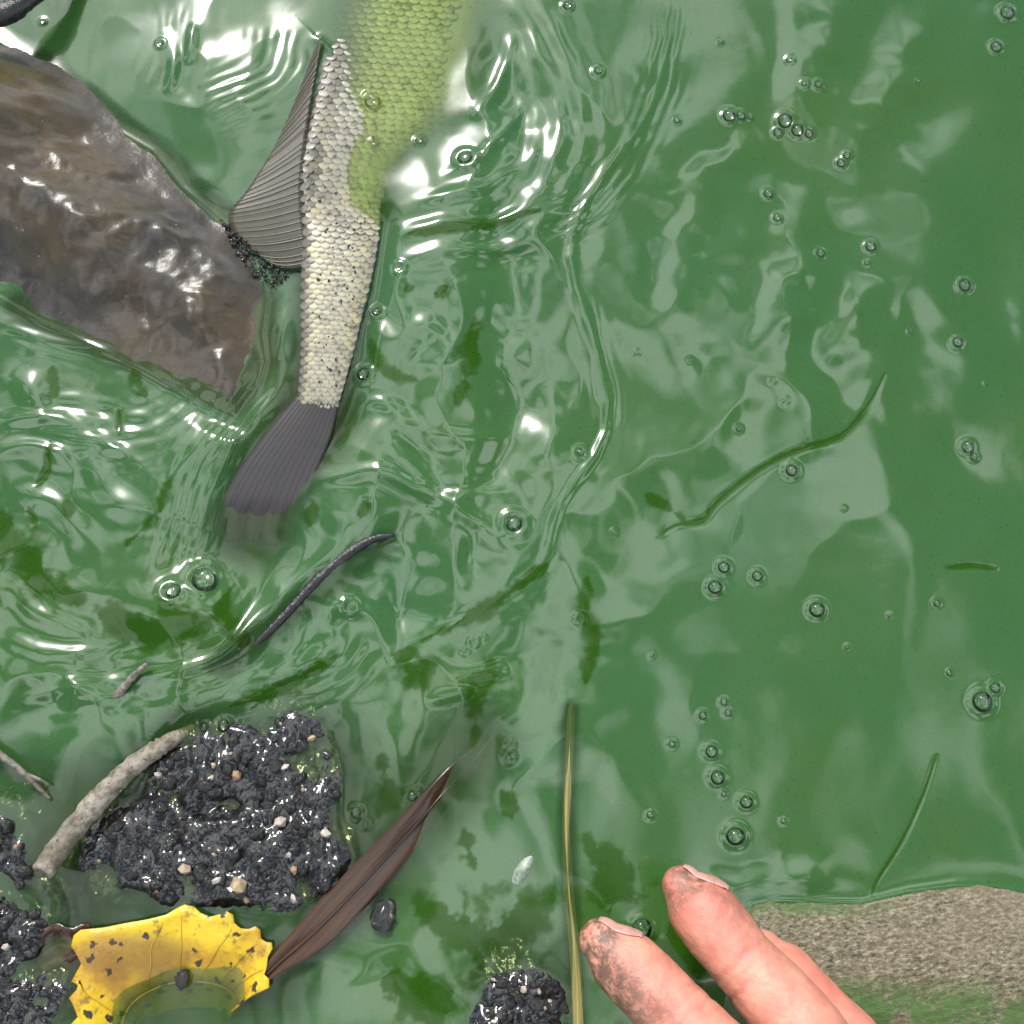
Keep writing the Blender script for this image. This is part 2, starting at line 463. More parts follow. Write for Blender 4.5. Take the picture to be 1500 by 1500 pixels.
BUBBLES += [(831, 9, 8), (876, 107, 8), (1068, 170, 10), (1085, 169, 7), (1099, 171, 4), (991, 176, 5), (1150, 177, 12), (1168, 191, 10), (1139, 193, 7),
    (1185, 196, 7), (1178, 125, 6), (1198, 126, 7), (1156, 89, 6), (1240, 229, 6), (1232, 239, 7), (1125, 283, 7), (1138, 319, 6), (1202, 371, 7), (1275, 361, 8),
    (1270, 385, 4), (1412, 419, 10), (1402, 502, 8), (1333, 485, 4), (1459, 69, 9), (1475, 19, 11), (1418, 654, 9), (1427, 668, 6), (850, 665, 9), (1082, 629, 5),
    (932, 518, 4), (1148, 589, 5), (1159, 690, 10), (1060, 831, 9), (1047, 860, 10), (1109, 844, 8), (1196, 893, 11), (1372, 884, 5), (1302, 902, 3),
    (1438, 1028, 15), (1457, 1008, 8), (1029, 1048, 6), (1060, 1028, 5), (1066, 1044, 5), (1042, 1101, 9), (1051, 1139, 10), (1060, 1163, 4), (1093, 1175, 9),
    (1077, 1225, 13), (952, 1194, 5), (1147, 1203, 4), (984, 1090, 5), (1390, 986, 4), (849, 908, 7), (545, 147, 13), (546, 209, 6), (683, 236, 15), (614, 206, 7),
    (586, 397, 9), (553, 459, 9), (300, 850, 20), (257, 870, 15), (515, 890, 11), (605, 1167, 10), (522, 1190, 8), (536, 1208, 5), (746, 1110, 8), (748, 1092, 6),
    (693, 943, 7), (683, 956, 5), (706, 936, 5), (753, 770, 17), (940, 1360, 14), (237, 66, 7), (62, 30, 5), (328, 1063, 10), (300, 1066, 7), (534, 550, 12),
    (1236, 745, 3), (1130, 560, 4), (1010, 530, 4), (1445, 560, 3), (900, 780, 4), (955, 960, 3), (1240, 948, 3), (1345, 120, 4), (1055, 60, 4)]

mud_col = (0.02, 0.022, 0.02)
bedm, nt, b = mat('lake bed silt')
nt.links.new(ramp(nt, noise(nt, 40, 6), [(0.3, (0.02, 0.025, 0.012)), (0.7, (0.05, 0.05, 0.025))]), b.inputs['Base Color'])
b.inputs['Roughness'].default_value = 0.9
fx = grow(-0.2, 0.2, 0.008, 30)
BX, BY = np.meshgrid(fx, fx)
bz = -0.085 + 0.012 * fbm(BX, BY, 0.09, 3, seed=30)
bed = obj('lake_bed', mesh_np('lake_bed', np.stack([BX, BY, bz], -1).reshape(-1, 3), grid_faces(len(fx), len(fx))), bedm)
tag(bed, 'dark silty lake bed under the murky green water', kind='structure')

H = water_height(GX, GY)
FILM = 0.97 * np.ones_like(GX)
def thin(pts, wid, k, closed=False):
    """the skin of scum is broken or thin here"""
    global FILM
    pl = W2(pts); d, s, t = seg_dist(GX, GY, pl)
    FILM = FILM * (1 - k * np.exp(-(d / (wid * PX)) ** 4))
thin([(640, -200), (608, 0), (590, 110)], 112, 0.95)
thin([(565, 160), (545, 210), (525, 290)], 66, 0.97)
thin([(500, 330), (480, 500), (465, 600)], 60, 0.9)
thin([(465, 610), (400, 700), (370, 770)], 66, 0.93)
thin([(560, 800), (450, 880), (330, 975)], 22, 0.6)
thin([(690, 1095), (600, 1200), (500, 1310)], 70, 0.72)
thin([(835, 1040), (830, 1200), (845, 1500)], 14, 0.6)
thin([(120, 1430), (250, 1450), (380, 1430)], 80, 0.85)
thin([(170, 1240), (350, 1200), (430, 1150)], 125, 0.86)
thin([(300, 1120), (440, 1260)], 80, 0.7)
thin([(0, 1330), (60, 1400)], 110, 0.55)
thin([(0, 1150), (90, 1170), (140, 1200)], 60, 0.45)
thin([(270, 1075), (60, 1280)], 40, 0.5)
thin([(770, 1480), (770, 1440)], 80, 0.6)
thin([(385, 440), (388, 530), (345, 590), (250, 545), (150, 505), (30, 450)], 26, 0.72)
thin([(330, 320), (250, 240), (160, 170), (60, 90)], 22, 0.6)
YEL = np.clip(0.45 + 0.55 * fbm(GX, GY, 0.05, 3, seed=14), 0, 1)
YEL = np.clip(YEL * 0.8 + 0.9 * blob(GX, GY, 280, 900, 90, 90) + 0.5 * blob(GX, GY, 700, 1400, 260, 160) + 0.35 * blob(GX, GY, 620, 1040, 160, 120) + 0.4 * blob(GX, GY, 60, 860, 110, 90)
              + 0.3 * blob(GX, GY, 1200, 300, 300, 300) + 0.7 * blob(GX, GY, 400, 560, 40, 40), 0, 1)
FOLD_REFL_K = np.zeros_like(GX)  # mask of the creases and of the painted dark-reflection patches
for pts, wid in FOLDS_REFL:
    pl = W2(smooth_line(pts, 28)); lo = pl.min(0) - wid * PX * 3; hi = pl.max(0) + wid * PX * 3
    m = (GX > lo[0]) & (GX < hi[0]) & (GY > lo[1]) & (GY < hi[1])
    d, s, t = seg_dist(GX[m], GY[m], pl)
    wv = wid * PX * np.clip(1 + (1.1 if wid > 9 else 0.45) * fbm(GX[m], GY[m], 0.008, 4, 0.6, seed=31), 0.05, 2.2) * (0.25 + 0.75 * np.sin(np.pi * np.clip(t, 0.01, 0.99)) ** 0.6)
    FOLD_REFL_K[m] = np.maximum(FOLD_REFL_K[m], np.exp(-(d / wv) ** 6))

wm, nt, b = mat('algae water')
nt.nodes.remove(b)
out = nt.nodes['Material Output']
fa = nt.nodes.new('ShaderNodeAttribute'); fa.attribute_name = 'film'
sep = nt.nodes.new('ShaderNodeSeparateColor')
nt.links.new(fa.outputs['Color'], sep.inputs['Color'])
c1 = mix(nt, sep.outputs[1], (0.030, 0.096, 0.026), (0.042, 0.098, 0.009))
c2 = mix(nt, noise(nt, 60, 6, 0.6), c1, (0.040, 0.116, 0.034))
c2 = mix(nt, ramp(nt, noise(nt, 1300, 3, 0.6), [(0.66, (0, 0, 0)), (0.74, (0.6, 0.6, 0.6))]), c2, (0.10, 0.17, 0.05))
c2 = mix(nt, ramp(nt, noise(nt, 700, 4, 0.7), [(0.27, (0.7, 0.7, 0.7)), (0.34, (0, 0, 0))]), c2, (0.016, 0.05, 0.010))
c2 = mix(nt, sep.outputs[2], c2, (0.019, 0.066, 0.002))  # crease green, also dark reflections painted into the scum colour
dif = N(nt, 'ShaderNodeBsdfDiffuse', Roughness=0.3)
nt.links.new(c2, dif.inputs['Color'])
tra = N(nt, 'ShaderNodeBsdfTransparent', Color=(0.90, 1.0, 0.66, 1))
mxs = nt.nodes.new('ShaderNodeMixShader')
spk = ramp(nt, noise(nt, 900, 3, 0.6), [(0.3, (0.9, 0.9, 0.9)), (0.5, (1, 1, 1))])
fop = mix(nt, 1.0, spk, fa.outputs['Color'], 'MULTIPLY')
sep2 = nt.nodes.new('ShaderNodeSeparateColor'); nt.links.new(fop, sep2.inputs['Color'])
nt.links.new(sep2.outputs[0], mxs.inputs[0])
nt.links.new(tra.outputs[0], mxs.inputs[1]); nt.links.new(dif.outputs[0], mxs.inputs[2])
glo = N(nt, 'ShaderNodeBsdfGlossy', Roughness=0.045)
fre = N(nt, 'ShaderNodeFresnel', IOR=1.72)
mx2 = nt.nodes.new('ShaderNodeMixShader')
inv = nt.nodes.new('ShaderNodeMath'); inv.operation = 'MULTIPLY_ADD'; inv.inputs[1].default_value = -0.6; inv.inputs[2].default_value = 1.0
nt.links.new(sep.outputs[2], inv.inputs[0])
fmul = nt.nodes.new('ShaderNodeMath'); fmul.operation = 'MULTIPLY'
nt.links.new(fre.outputs[0], fmul.inputs[0]); nt.links.new(inv.outputs[0], fmul.inputs[1])      # mirror dimmed in the creases and in the painted dark-reflection patches
clr = nt.nodes.new('ShaderNodeMath'); clr.operation = 'MULTIPLY_ADD'; clr.inputs[1].default_value = 0.7; clr.inputs[2].default_value = 0.3
nt.links.new(sep.outputs[0], clr.inputs[0])
fm2 = nt.nodes.new('ShaderNodeMath'); fm2.operation = 'MULTIPLY'     # bare water mirrors less than the oily skin
nt.links.new(fmul.outputs[0], fm2.inputs[0]); nt.links.new(clr.outputs[0], fm2.inputs[1])
nt.links.new(fm2.outputs[0], mx2.inputs[0]); glo2 = N(nt, 'ShaderNodeBsdfGlossy', Roughness=0.17)
gmx = nt.nodes.new('ShaderNodeMixShader'); gmx.inputs[0].default_value = 0.3
nt.links.new(glo.outputs[0], gmx.inputs[1]); nt.links.new(glo2.outputs[0], gmx.inputs[2])
nt.links.new(mxs.outputs[0], mx2.inputs[1]); nt.links.new(gmx.outputs[0], mx2.inputs[2])
nt.links.new(mx2.outputs[0], out.inputs['Surface'])
bp = N(nt, 'ShaderNodeBump', Strength=0.12, Distance=0.0003)
nt.links.new(noise(nt, 130, 2, 0.4), bp.inputs['Height'])
for s_ in (glo, glo2, fre, dif):
    nt.links.new(bp.outputs['Normal'], s_.inputs['Normal'])
vol = nt.nodes.new('ShaderNodeVolumePrincipled')
vol.inputs['Color'].default_value = (0.30, 0.58, 0.05, 1)
vol.inputs['Density'].default_value = 55
vol.inputs['Anisotropy'].default_value = 0.2
nt.links.new(vol.outputs[0], out.inputs['Volume'])

wme = mesh_np('water', np.stack([GX, GY, H], -1).reshape(-1, 3), grid_faces(len(gy), len(gx)))
vcol(wme, 'film', np.stack([FILM, YEL, FOLD_REFL_K], -1).reshape(-1, 3))
water = obj('water', wme, wm)
tag(water, 'murky green algae water with rippled scum', kind='structure')

def hw(px, py):
    """water level at a photograph pixel"""
    p = P(px, py)
    i = int(np.clip(np.searchsorted(gx, p.x), 0, len(gx) - 1)); j = int(np.clip(np.searchsorted(gy, p.y), 0, len(gy) - 1))
    return float(H[j, i])

# ================================================================ ISLANDS: solid things that stand in the water (boulder, stone, mud)
def island(name, outline, step, profile, floor=-0.03, smooth=True):
    """a mound over the outline; profile(d, X, Y) gives z from the distance inside (+) or outside (-) the waterline"""
    pl = W2(smooth_line(outline, len(outline) * 4, True))
    pad = 0.025
    xs = np.arange(pl[:, 0].min() - pad, pl[:, 0].max() + pad, step); ys = np.arange(pl[:, 1].min() - pad, pl[:, 1].max() + pad, step)
    X, Y = np.meshgrid(xs, ys)
    d, s, t = seg_dist(X, Y, pl, True)
    d = np.where(inside(X, Y, pl), d, -d)
    Z = profile(d, X, Y)
    F = grid_faces(len(ys), len(xs))
    keep = (Z.ravel()[F] > floor).any(1)
    F = F[keep]
    used = np.unique(F); remap = -np.ones(X.size, int); remap[used] = np.arange(len(used))
    V = np.stack([X, Y, np.maximum(Z, floor - 0.004)], -1).reshape(-1, 3)[used]
    # close the underside
    top = len(V)
    base = V.copy(); base[:, 2] = floor - 0.006
    Ft = remap[F]
    e = np.concatenate([Ft[:, [0, 1]], Ft[:, [1, 2]], Ft[:, [2, 3]], Ft[:, [3, 0]]])
    key = {}
    for a, c in e:
        key[(a, c)] = 1
    rim = np.array([(a, c) for a, c in key if (c, a) not in key])
    side = np.stack([rim[:, 1], rim[:, 0], rim[:, 0] + top, rim[:, 1] + top], -1)
    ids = np.unique(rim); rm = -np.ones(top * 2, int); rm[:top] = np.arange(top); rm[ids + top] = top + np.arange(len(ids))
    V = np.concatenate([V, base[ids]])
    me = mesh_np(name, V, np.concatenate([Ft, rm[side]]), smooth)
    def height(px, py, z0=0.0):
        z = z0
        for _ in range(3):
            p = P(px, py, z)
            i = int(np.clip(round((p.x - xs[0]) / step), 0, len(xs) - 1)); j = int(np.clip(round((p.y - ys[0]) / step), 0, len(ys) - 1))
            z = float(Z[j, i])
        return z
    return me, height

# ---- the wet brown-grey boulder
def prof_boulder(d, X, Y):
    d = d + 0.0022 * fbm(X, Y, 0.022, 3, 0.5, seed=44)
    fr = np.clip(0.40 + (P(330, 420).x - X) / 0.075 * 0.8, 0.46, 1.35)
    z = np.where(d > 0, 0.019 * fr * (1 - np.exp(-(np.maximum(d, 0) / 0.019) ** 1.4)), d * 0.35)
    z = z - 0.002 * blob(X, Y, 30, 395, 75, 60) + 0.007 * blob(X, Y, 10, 180, 100, 80) + 0.002 * blob(X, Y, 200, 330, 60, 120, 0.7)
    z += (0.0036 * fbm(X, Y, 0.030, 3, seed=40) + 0.0010 * fbm(X, Y, 0.010, 4, 0.6, seed=41)) * smoothstep(0.001, 0.014, d)
    z += 0.00012 * fbm(X, Y, 0.0022, 3, 0.6, seed=42)
    return z
bm_, nt, b = mat('wet boulder')
c = ramp(nt, noise(nt, 38, 7, 0.62, dist=0.6), [(0.30, (0.010, 0.009, 0.007)), (0.42, (0.026, 0.021, 0.014)), (0.52, (0.046, 0.037, 0.025)), (0.62, (0.048, 0.034, 0.019)), (0.75, (0.028, 0.020, 0.008))])
c = mix(nt, ramp(nt, noise(nt, 16, 4, 0.5), [(0.52, (0, 0, 0)), (0.68, (1, 1, 1))]), c, (0.065, 0.042, 0.013))
c = mix(nt, ramp(nt, noise(nt, 420, 4, 0.7), [(0.30, (1, 1, 1)), (0.44, (0, 0, 0))]), c, (0.03, 0.03, 0.028))
c = mix(nt, ramp(nt, noise(nt, 900, 2, 0.5), [(0.74, (0, 0, 0)), (0.80, (0.7, 0.7, 0.7))]), c, (0.35, 0.33, 0.30))
nt.links.new(c, b.inputs['Base Color'])
nt.links.new(ramp(nt, noise(nt, 70, 4), [(0.3, (0.16, 0.16, 0.16)), (0.7, (0.36, 0.36, 0.36))]), b.inputs['Roughness'])
b.inputs['Specular IOR Level'].default_value = 0.6
bump(nt, b, noise(nt, 420, 6, 0.65), 0.4, 0.0005)
me, bould_h = island('boulder', BOULDER, 0.0010, prof_boulder)
boulder = tag(obj('boulder', me, bm_), 'large wet brown and grey boulder beside the fish fin', 'boulder')

# ---- the pale gritty stone
def prof_stone(d, X, Y):
    z = np.where(d > 0, 0.013 * (1 - np.exp(-np.maximum(d, 0) / 0.012)), d * 0.9)
    z += (0.0012 * fbm(X, Y, 0.03, 3, seed=50)) * smoothstep(-0.002, 0.006, d)
    z += 0.00050 * fbm(X * 0.6, Y * 1.2, 0.0036, 4, 0.7, seed=51)
    return z
sm, nt, b = mat('pale gritty stone')
c = ramp(nt, noise(nt, 1050, 6, 0.78, stretch=(0.6, 1.2, 1, 0.15)), [(0.36, (0.040, 0.035, 0.019)), (0.45, (0.145, 0.125, 0.075)), (0.55, (0.27, 0.238, 0.155)), (0.65, (0.50, 0.46, 0.35))])
c = mix(nt, ramp(nt, noise(nt, 45, 4, 0.6), [(0.45, (0, 0, 0)), (0.75, (0.8, 0.8, 0.8))]), c, (0.25, 0.19, 0.12))
ga = nt.nodes.new('ShaderNodeAttribute'); ga.attribute_name = 'algae'
gm = mix(nt, 1.0, ga.outputs['Color'], ramp(nt, noise(nt, 120, 6, 0.7), [(0.36, (0, 0, 0)), (0.52, (0.9, 0.9, 0.9))]), 'MULTIPLY')
c = mix(nt, gm, c, (0.075, 0.165, 0.035))
nt.links.new(c, b.inputs['Base Color'])
b.inputs['Roughness'].default_value = 0.8
bump(nt, b, noise(nt, 1050, 6, 0.78, stretch=(0.6, 1.2, 1, 0.15)), 1.0, 0.0012)
me, stone_h = island('stone', STONE, 0.0006, prof_stone)
co = np.empty(len(me.vertices) * 3, np.float32); me.vertices.foreach_get('co', co); co = co.reshape(-1, 3)
g = smoothstep(P(0, 1420, 0.01).y, P(0, 1470, 0.01).y, co[:, 1] + 0.002 * fbm(co[:, 0], co[:, 1], 0.02, 2, seed=52))
g = np.maximum(g, 0.9 * smoothstep(0.004, 0.0015, co[:, 2]) * (blob(co[:, 0], co[:, 1], 1150, 1330, 110, 40)))
vcol(me, 'algae', np.stack([g, g, g], -1))
stone = tag(obj('stone', me, sm), 'pale grey-brown gritty stone with green algae beside the hand', 'stone')

# ---- black mud clumps
mm, nt, b = mat('black wet mud')
nt.links.new(ramp(nt, noise(nt, 300, 5, 0.6), [(0.3, (0.005, 0.005, 0.005)), (0.52, (0.013, 0.013, 0.012)), (0.72, (0.040, 0.037, 0.030))]), b.inputs['Base Color'])
b.inputs['Roughness'].default_value = 0.09
b.inputs['Specular IOR Level'].default_value = 0.55
b.inputs['Coat Weight'].default_value = 0.3
b.inputs['Coat Roughness'].default_value = 0.05
bump(nt, b, noise(nt, 420, 3, 0.5), 0.5, 0.0010)
pm, nt, b = mat('pale pebble')
oi = nt.nodes.new('ShaderNodeObjectInfo')
nt.links.new(ramp(nt, oi.outputs['Random'], [(0.0, (0.42, 0.33, 0.20)), (0.35, (0.33, 0.21, 0.13)), (0.7, (0.50, 0.46, 0.40)), (1.0, (0.24, 0.21, 0.17))]), b.inputs['Base Color'])
b.inputs['Roughness'].default_value = 0.28
bump(nt, b, noise(nt, 900, 4), 0.4, 0.0003)

from mathutils import noise as mnoise
def lump_mesh(seed, sub=2, jag=0.32, rough_=0.35):
    bm = bmesh.new(); bmesh.ops.create_icosphere(bm, subdivisions=sub, radius=1.0)
    r = random.Random(seed)
    ax = [Vector((r.gauss(0, 1), r.gauss(0, 1), r.gauss(0, 1))).normalized() for _ in range(5)]
    am = [r.uniform(-jag, jag * 0.7) for _ in ax]
    for v in bm.verts:
        k = 1 + sum(a * max(0, v.co.dot(x)) ** 2 for a, x in zip(am, ax))
        v.co *= k
        q = v.co * 2.3
        v.co *= 1 + rough_ * mnoise.fractal(q + Vector((seed, 0, 0)), 0.9, 2.0, 3)
    bm.normal_update()
    me = bpy.data.meshes.new('lump'); bm.to_mesh(me); bm.free()
    me.polygons.foreach_set('use_smooth', np.ones(len(me.polygons), bool))
    return me
GRAINS = [lump_mesh(i, 3, 0.45) for i in range(7)]
for g_ in GRAINS: g_.materials.append(mm)
PEBS = [lump_mesh(40 + i, 1, 0.5) for i in range(4)]
for g_ in PEBS:
    g_.materials.append(pm); g_.polygons.foreach_set('use_smooth', np.zeros(len(g_.polygons), bool))

def put(name, me, parent, loc, size, r):
    o = bpy.data.objects.new(name, me); COL.objects.link(o)
    o.parent = parent
    o.matrix_parent_inverse = parent.matrix_world.inverted() if parent.type != 'EMPTY' else Matrix.Translation(-parent.location)
    o.location = loc
    o.rotation_euler = (r.uniform(0, 6), r.uniform(0, 6), r.uniform(0, 6))
    o.scale = (size * r.uniform(0.8, 1.25), size * r.uniform(0.8, 1.2), size * r.uniform(0.65, 1))
    return o

def clump(outline, amp, ngrain, gpx, label, seed, pebbles=(), npeb=0, veins=()):
    def prof(d, X, Y):
        z = np.where(d > 0, 0.75 * amp * (1 - np.exp(-np.maximum(d, 0) / 0.0035)), d * 0.5)
        z += (0.0024 * fbm(X, Y, 0.011, 2, 0.5, seed=seed) + 0.0009 * np.abs(fbm(X, Y, 0.0042, 2, 0.5, seed=seed + 3))) * smoothstep(-0.003, 0.003, d)
        for pts, wid, dp in veins:
            dd, s, t = seg_dist(X, Y, W2(smooth_line(pts, 16)))
            z -= dp * np.exp(-(dd / (wid * PX)) ** 2)
        return z + 0.00035 * fbm(X, Y, 0.0025, 3, 0.6, seed=seed + 1)
    me, hh = island('mud_clump', outline, 0.0005, prof, -0.02)
    o = tag(obj('mud_clump', me, mm), label, 'mud')
    r = random.Random(seed)
    xs = [p[0] for p in outline]; ys = [p[1] for p in outline]
    k = 0; tries = 0
    poly = np.array(outline, float)
    ngrain = int(ngrain * 1.2)
    while k < ngrain and tries < ngrain * 40:
        tries += 1
        x, y = r.uniform(max(min(xs), -40), max(xs)), r.uniform(min(ys), min(max(ys), 1540))
        if not inside(np.array([x]), np.array([y]), poly)[0]: continue
        z = hh(x, y)
        if z < -0.0006: continue
        s = gpx * PX * r.choice((0.3, 0.35, 0.4, 0.5, 0.6, 0.8, 1.1)) * r.uniform(0.8, 1.15)
        put('grain', r.choice(GRAINS), o, P(x, y, z - s * 0.3), s, r); k += 1
    for (x, y, s) in list(pebbles) + [(r.uniform(min(xs), max(xs)), r.uniform(min(ys), max(ys)), r.uniform(2.5, 4.5)) for _ in range(npeb)]:
        z = max(hh(x, y), 0.0002)
        put('pebble', r.choice(PEBS), o, P(x, y, z + s * PX * 0.7), s * PX, r)
    return o, hh

clump(CLUMP_A, 0.0022, 190, 8.5, 'black gritty mud clump with pale pebbles between branch and brown leaf', 60,
      [(349, 1296, 12), (270, 1275, 11), (347, 1135, 9), (410, 1205, 9), (476, 1220, 8), (430, 1274, 7), (456, 1080, 8), (232, 1135, 6), (418, 1124, 6), (312, 1122, 6),
       (360, 1318, 7), (431, 1315, 7), (318, 1290, 6), (424, 1252, 5)], 14,
      [([(245, 1210), (250, 1170), (275, 1190), (330, 1185), (390, 1175), (430, 1160)], 10, 0.0016), ([(380, 1060), (440, 1120), (430, 1165), (490, 1200)], 20, 0.0014), ([(240, 1270), (300, 1310)], 10, 0.001)])
clump(CLUMP_B, 0.0016, 110, 9, 'dark mud clump beside the yellow leaf and cut branch end', 80, [(8, 1388, 8), (25, 1240, 5)], 5, [([(0, 1300), (60, 1330)], 14, 0.003), ([(20, 1430), (80, 1400)], 12, 0.003)])
clump(CLUMP_C, 0.0022, 90, 7, 'round black gritty mud clump beside the straw near the fingers', 90, [(768, 1450, 5), (790, 1452, 4)], 6)

def loose(px, py, s, label, me, m, cat, name, z=None):
    o = bpy.data.objects.new(name, me); COL.objects.link(o)
    o.location = P(px, py, (hw(px, py) if z is None else z) + s * PX * 0.1)
    o.scale = (s * PX * 1.2, s * PX * 0.9, s * PX * 0.7); o.rotation_euler = (0.1, 0.1, random.uniform(0, 3))
    return tag(o, label, cat)
loose(560, 1347, 19, 'wet black pebble poking out of dark water beside the brown leaf', GRAINS[2], mm, 'pebble', 'pebble')
loose(268, 1436, 10, 'small glossy black snail-like pebble lying on the yellow leaf', GRAINS[4], mm, 'pebble', 'pebble', 0.0006)

# ================================================================ FISH
ST = [  # photograph y, left x, right x, height at the left, height at the right (mm), half thickness (mm)
    (-520, 742, 778, -17, -17, 1.0), (-480, 705, 800, -16, -16.5, 4.5), (-400, 640, 822, -14, -15, 8), (-300, 585, 830, -10, -13, 10), (-200, 548, 810, -6.5, -10.5, 10.5), (-100, 520, 765, -3.4, -8, 10),
    (0, 490, 725, -2.2, -4.4, 9.5), (50, 472, 716, -1.1, -4.2, 9), (100, 459, 706, -0.4, -4.0, 8.5), (150, 449, 690, 0.1, -3.9, 8), (200, 441, 645, 0.9, -3.9, 7.5), (230, 438, 600, 1.4, -3.6, 7),
    (260, 438, 572, 1.9, -2.9, 6.5), (300, 440, 558, 2.3, -1.7, 6.2), (340, 443, 556, 2.8, 1.5, 6), (400, 441, 545, 2.8, 2.2, 5.6), (450, 440, 533, 2.7, 2.2, 5.2), (500, 441, 521, 2.4, 2.0, 4.8),
    (550, 438, 508, 1.9, 1.7, 4.3), (590, 435, 496, 1.2, 1.2, 3.8), (615, 431, 490, 0.5, 0.5, 3.0), (640, 424, 480, -0.4, -0.4, 1.6)]
ST = np.array(ST, float)
SP = smooth_line(ST, (len(ST) - 1) * 7)
def dome(u):
    return np.sqrt(np.maximum(0, 1 - np.abs(u) ** 3.2))
def station(y):
    return np.array([np.interp(y, SP[:, 0], SP[:, k]) for k in range(1, 6)])
def fish_top(y, u, lift=0.0):
    xl, xr, zl, zr, t = station(y)
    x = (xl + xr) / 2 + (xr - xl) / 2 * u
    z = (zl + zr) / 2 + (zr - zl) / 2 * u / 0.85 + 0.30 * t * (dome(u) - dome(0.85))
    z = z + 0.9 * math.exp(-((u + 0.82) / 0.15) ** 2) * float(np.interp(y, [20, 90, 250, 330], [0, 1, 0.8, 0]))
    return P(x, y, z / 1000 + lift)
V = []; NU = 30; NB = 14
us = -np.cos(np.linspace(0, np.pi, NU))
ub = np.cos(np.linspace(0, np.pi, NB + 2)[1:-1])
UA = []
for row in SP:
    y, xl, xr, zl, zr, t = row
    for u in us:
        V.append(tuple(fish_top(y, u))); UA.append((u, y))
    for u in ub:
        p = fish_top(y, u)
        q = (zl + zr) / 2 + (zr - zl) / 2 * u / 0.85 - 0.3 * t * dome(0.85) - 1.3 * t * dome(u)
        V.append((p.x, p.y, q / 1000)); UA.append((u, y))
F = [tuple(f) for f in grid_faces(len(SP), NU + NB, True)]
F.append(tuple(range(NU + NB))[::-1]); F.append(tuple((len(SP) - 1) * (NU + NB) + k for k in range(NU + NB)))
me = mesh_np('body', V, F)
UA = np.array(UA)
k_back = smoothstep(-0.62, -0.95, UA[:, 0])[:, None]
k_belly = smoothstep(0.0, 0.9, UA[:, 0])[:, None]
k_tail = smoothstep(585, 630, UA[:, 1])[:, None]
cA = np.array([0.30, 0.29, 0.22]); cB = np.array([0.060, 0.058, 0.042]); cC = np.array([0.33, 0.34, 0.23]); cT = np.array([0.09, 0.085, 0.095])
colr = cA * (1 - k_belly) + cC * k_belly
colr = colr * (1 - k_back) + cB * k_back
colr = colr * (1 - k_tail) + cT * k_tail
vcol(me, 'tint', colr)
fm, nt, b = mat('fish skin')
c = mix(nt, ramp(nt, noise(nt, 520, 4, 0.7), [(0.33, (1, 1, 1)), (0.42, (0, 0, 0))]), attr(nt, 'tint'), (0.09, 0.085, 0.06))
nt.links.new(c, b.inputs['Base Color'])
b.inputs['Roughness'].default_value = 0.32
bump(nt, b, noise(nt, 700, 4, 0.6), 0.35, 0.0004)
fish = empty('fish', P(500, 400, -0.004))
tag(fish, 'pale scaled fish lying half out of the green water', 'fish')
body = obj('body', me, fm, fish)

# scales: overlapping plates, free edge towards the tail
scm, nt, b = mat('fish scale')
oi = nt.nodes.new('ShaderNodeObjectInfo')
gpos = nt.nodes.new('ShaderNodeNewGeometry')
gns = N(nt, 'ShaderNodeTexNoise', Scale=330, Detail=5, Roughness=0.7); nt.links.new(gpos.outputs['Position'], gns.inputs['Vector'])
gr = ramp(nt, gns.outputs['Fac'], [(0.32, (0.35, 0.33, 0.30)), (0.46, (0.85, 0.84, 0.82)), (0.7, (1.12, 1.1, 1.05))])
c = mix(nt, 1.0, attr(nt, 'tint'), gr, 'MULTIPLY')
sv = mix(nt, 1.0, c, ramp(nt, oi.outputs['Random'], [(0, (0.78, 0.76, 0.74)), (0.6, (1, 1, 1)), (1, (1.12, 1.1, 0.92))]), 'MULTIPLY')
nt.links.new(sv, b.inputs['Base Color'])
b.inputs['Roughness'].default_value = 0.38

def scale_template():
    """unit scale: x across (-1..1), y towards the tail (0..1.9), z up"""
    vs_, cl = [], []
    rows = [(0.0, 0.78), (0.5, 1.0), (1.05, 0.97), (1.5, 0.70), (1.8, 0.30)]
    cols = np.linspace(-1, 1, 7)
    for y, w in rows:
        for cx in cols:
            dm = (1 - cx * cx) ** 0.5 if abs(cx) < 1 else 0
            z = 0.14 * y + 0.045 * dm * (1 - ((y - 0.9) / 1.3) ** 2)
            if y > 1.7: z -= 0.10
            vs_.append((cx * w, y, z))
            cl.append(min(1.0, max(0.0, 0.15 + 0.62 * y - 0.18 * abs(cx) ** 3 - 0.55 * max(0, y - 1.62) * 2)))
    return np.array(vs_), [tuple(f) for f in grid_faces(5, 7)], np.array(cl)
TV, TF, TC = scale_template()
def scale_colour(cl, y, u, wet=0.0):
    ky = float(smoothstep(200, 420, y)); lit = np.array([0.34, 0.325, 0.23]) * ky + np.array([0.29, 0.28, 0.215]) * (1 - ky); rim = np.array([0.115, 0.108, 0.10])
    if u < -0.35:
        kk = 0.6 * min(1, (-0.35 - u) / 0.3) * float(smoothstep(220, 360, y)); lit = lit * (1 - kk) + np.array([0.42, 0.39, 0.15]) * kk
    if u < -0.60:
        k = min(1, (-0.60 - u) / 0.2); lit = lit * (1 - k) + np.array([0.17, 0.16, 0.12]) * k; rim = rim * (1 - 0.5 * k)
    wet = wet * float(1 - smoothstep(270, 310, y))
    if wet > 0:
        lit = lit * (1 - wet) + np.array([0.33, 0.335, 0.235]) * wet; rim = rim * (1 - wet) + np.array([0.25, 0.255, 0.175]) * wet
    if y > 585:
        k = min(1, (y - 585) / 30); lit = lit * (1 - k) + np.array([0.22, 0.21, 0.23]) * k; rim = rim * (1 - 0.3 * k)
    return rim[None] * (1 - cl[:, None]) + lit[None] * cl[:, None]

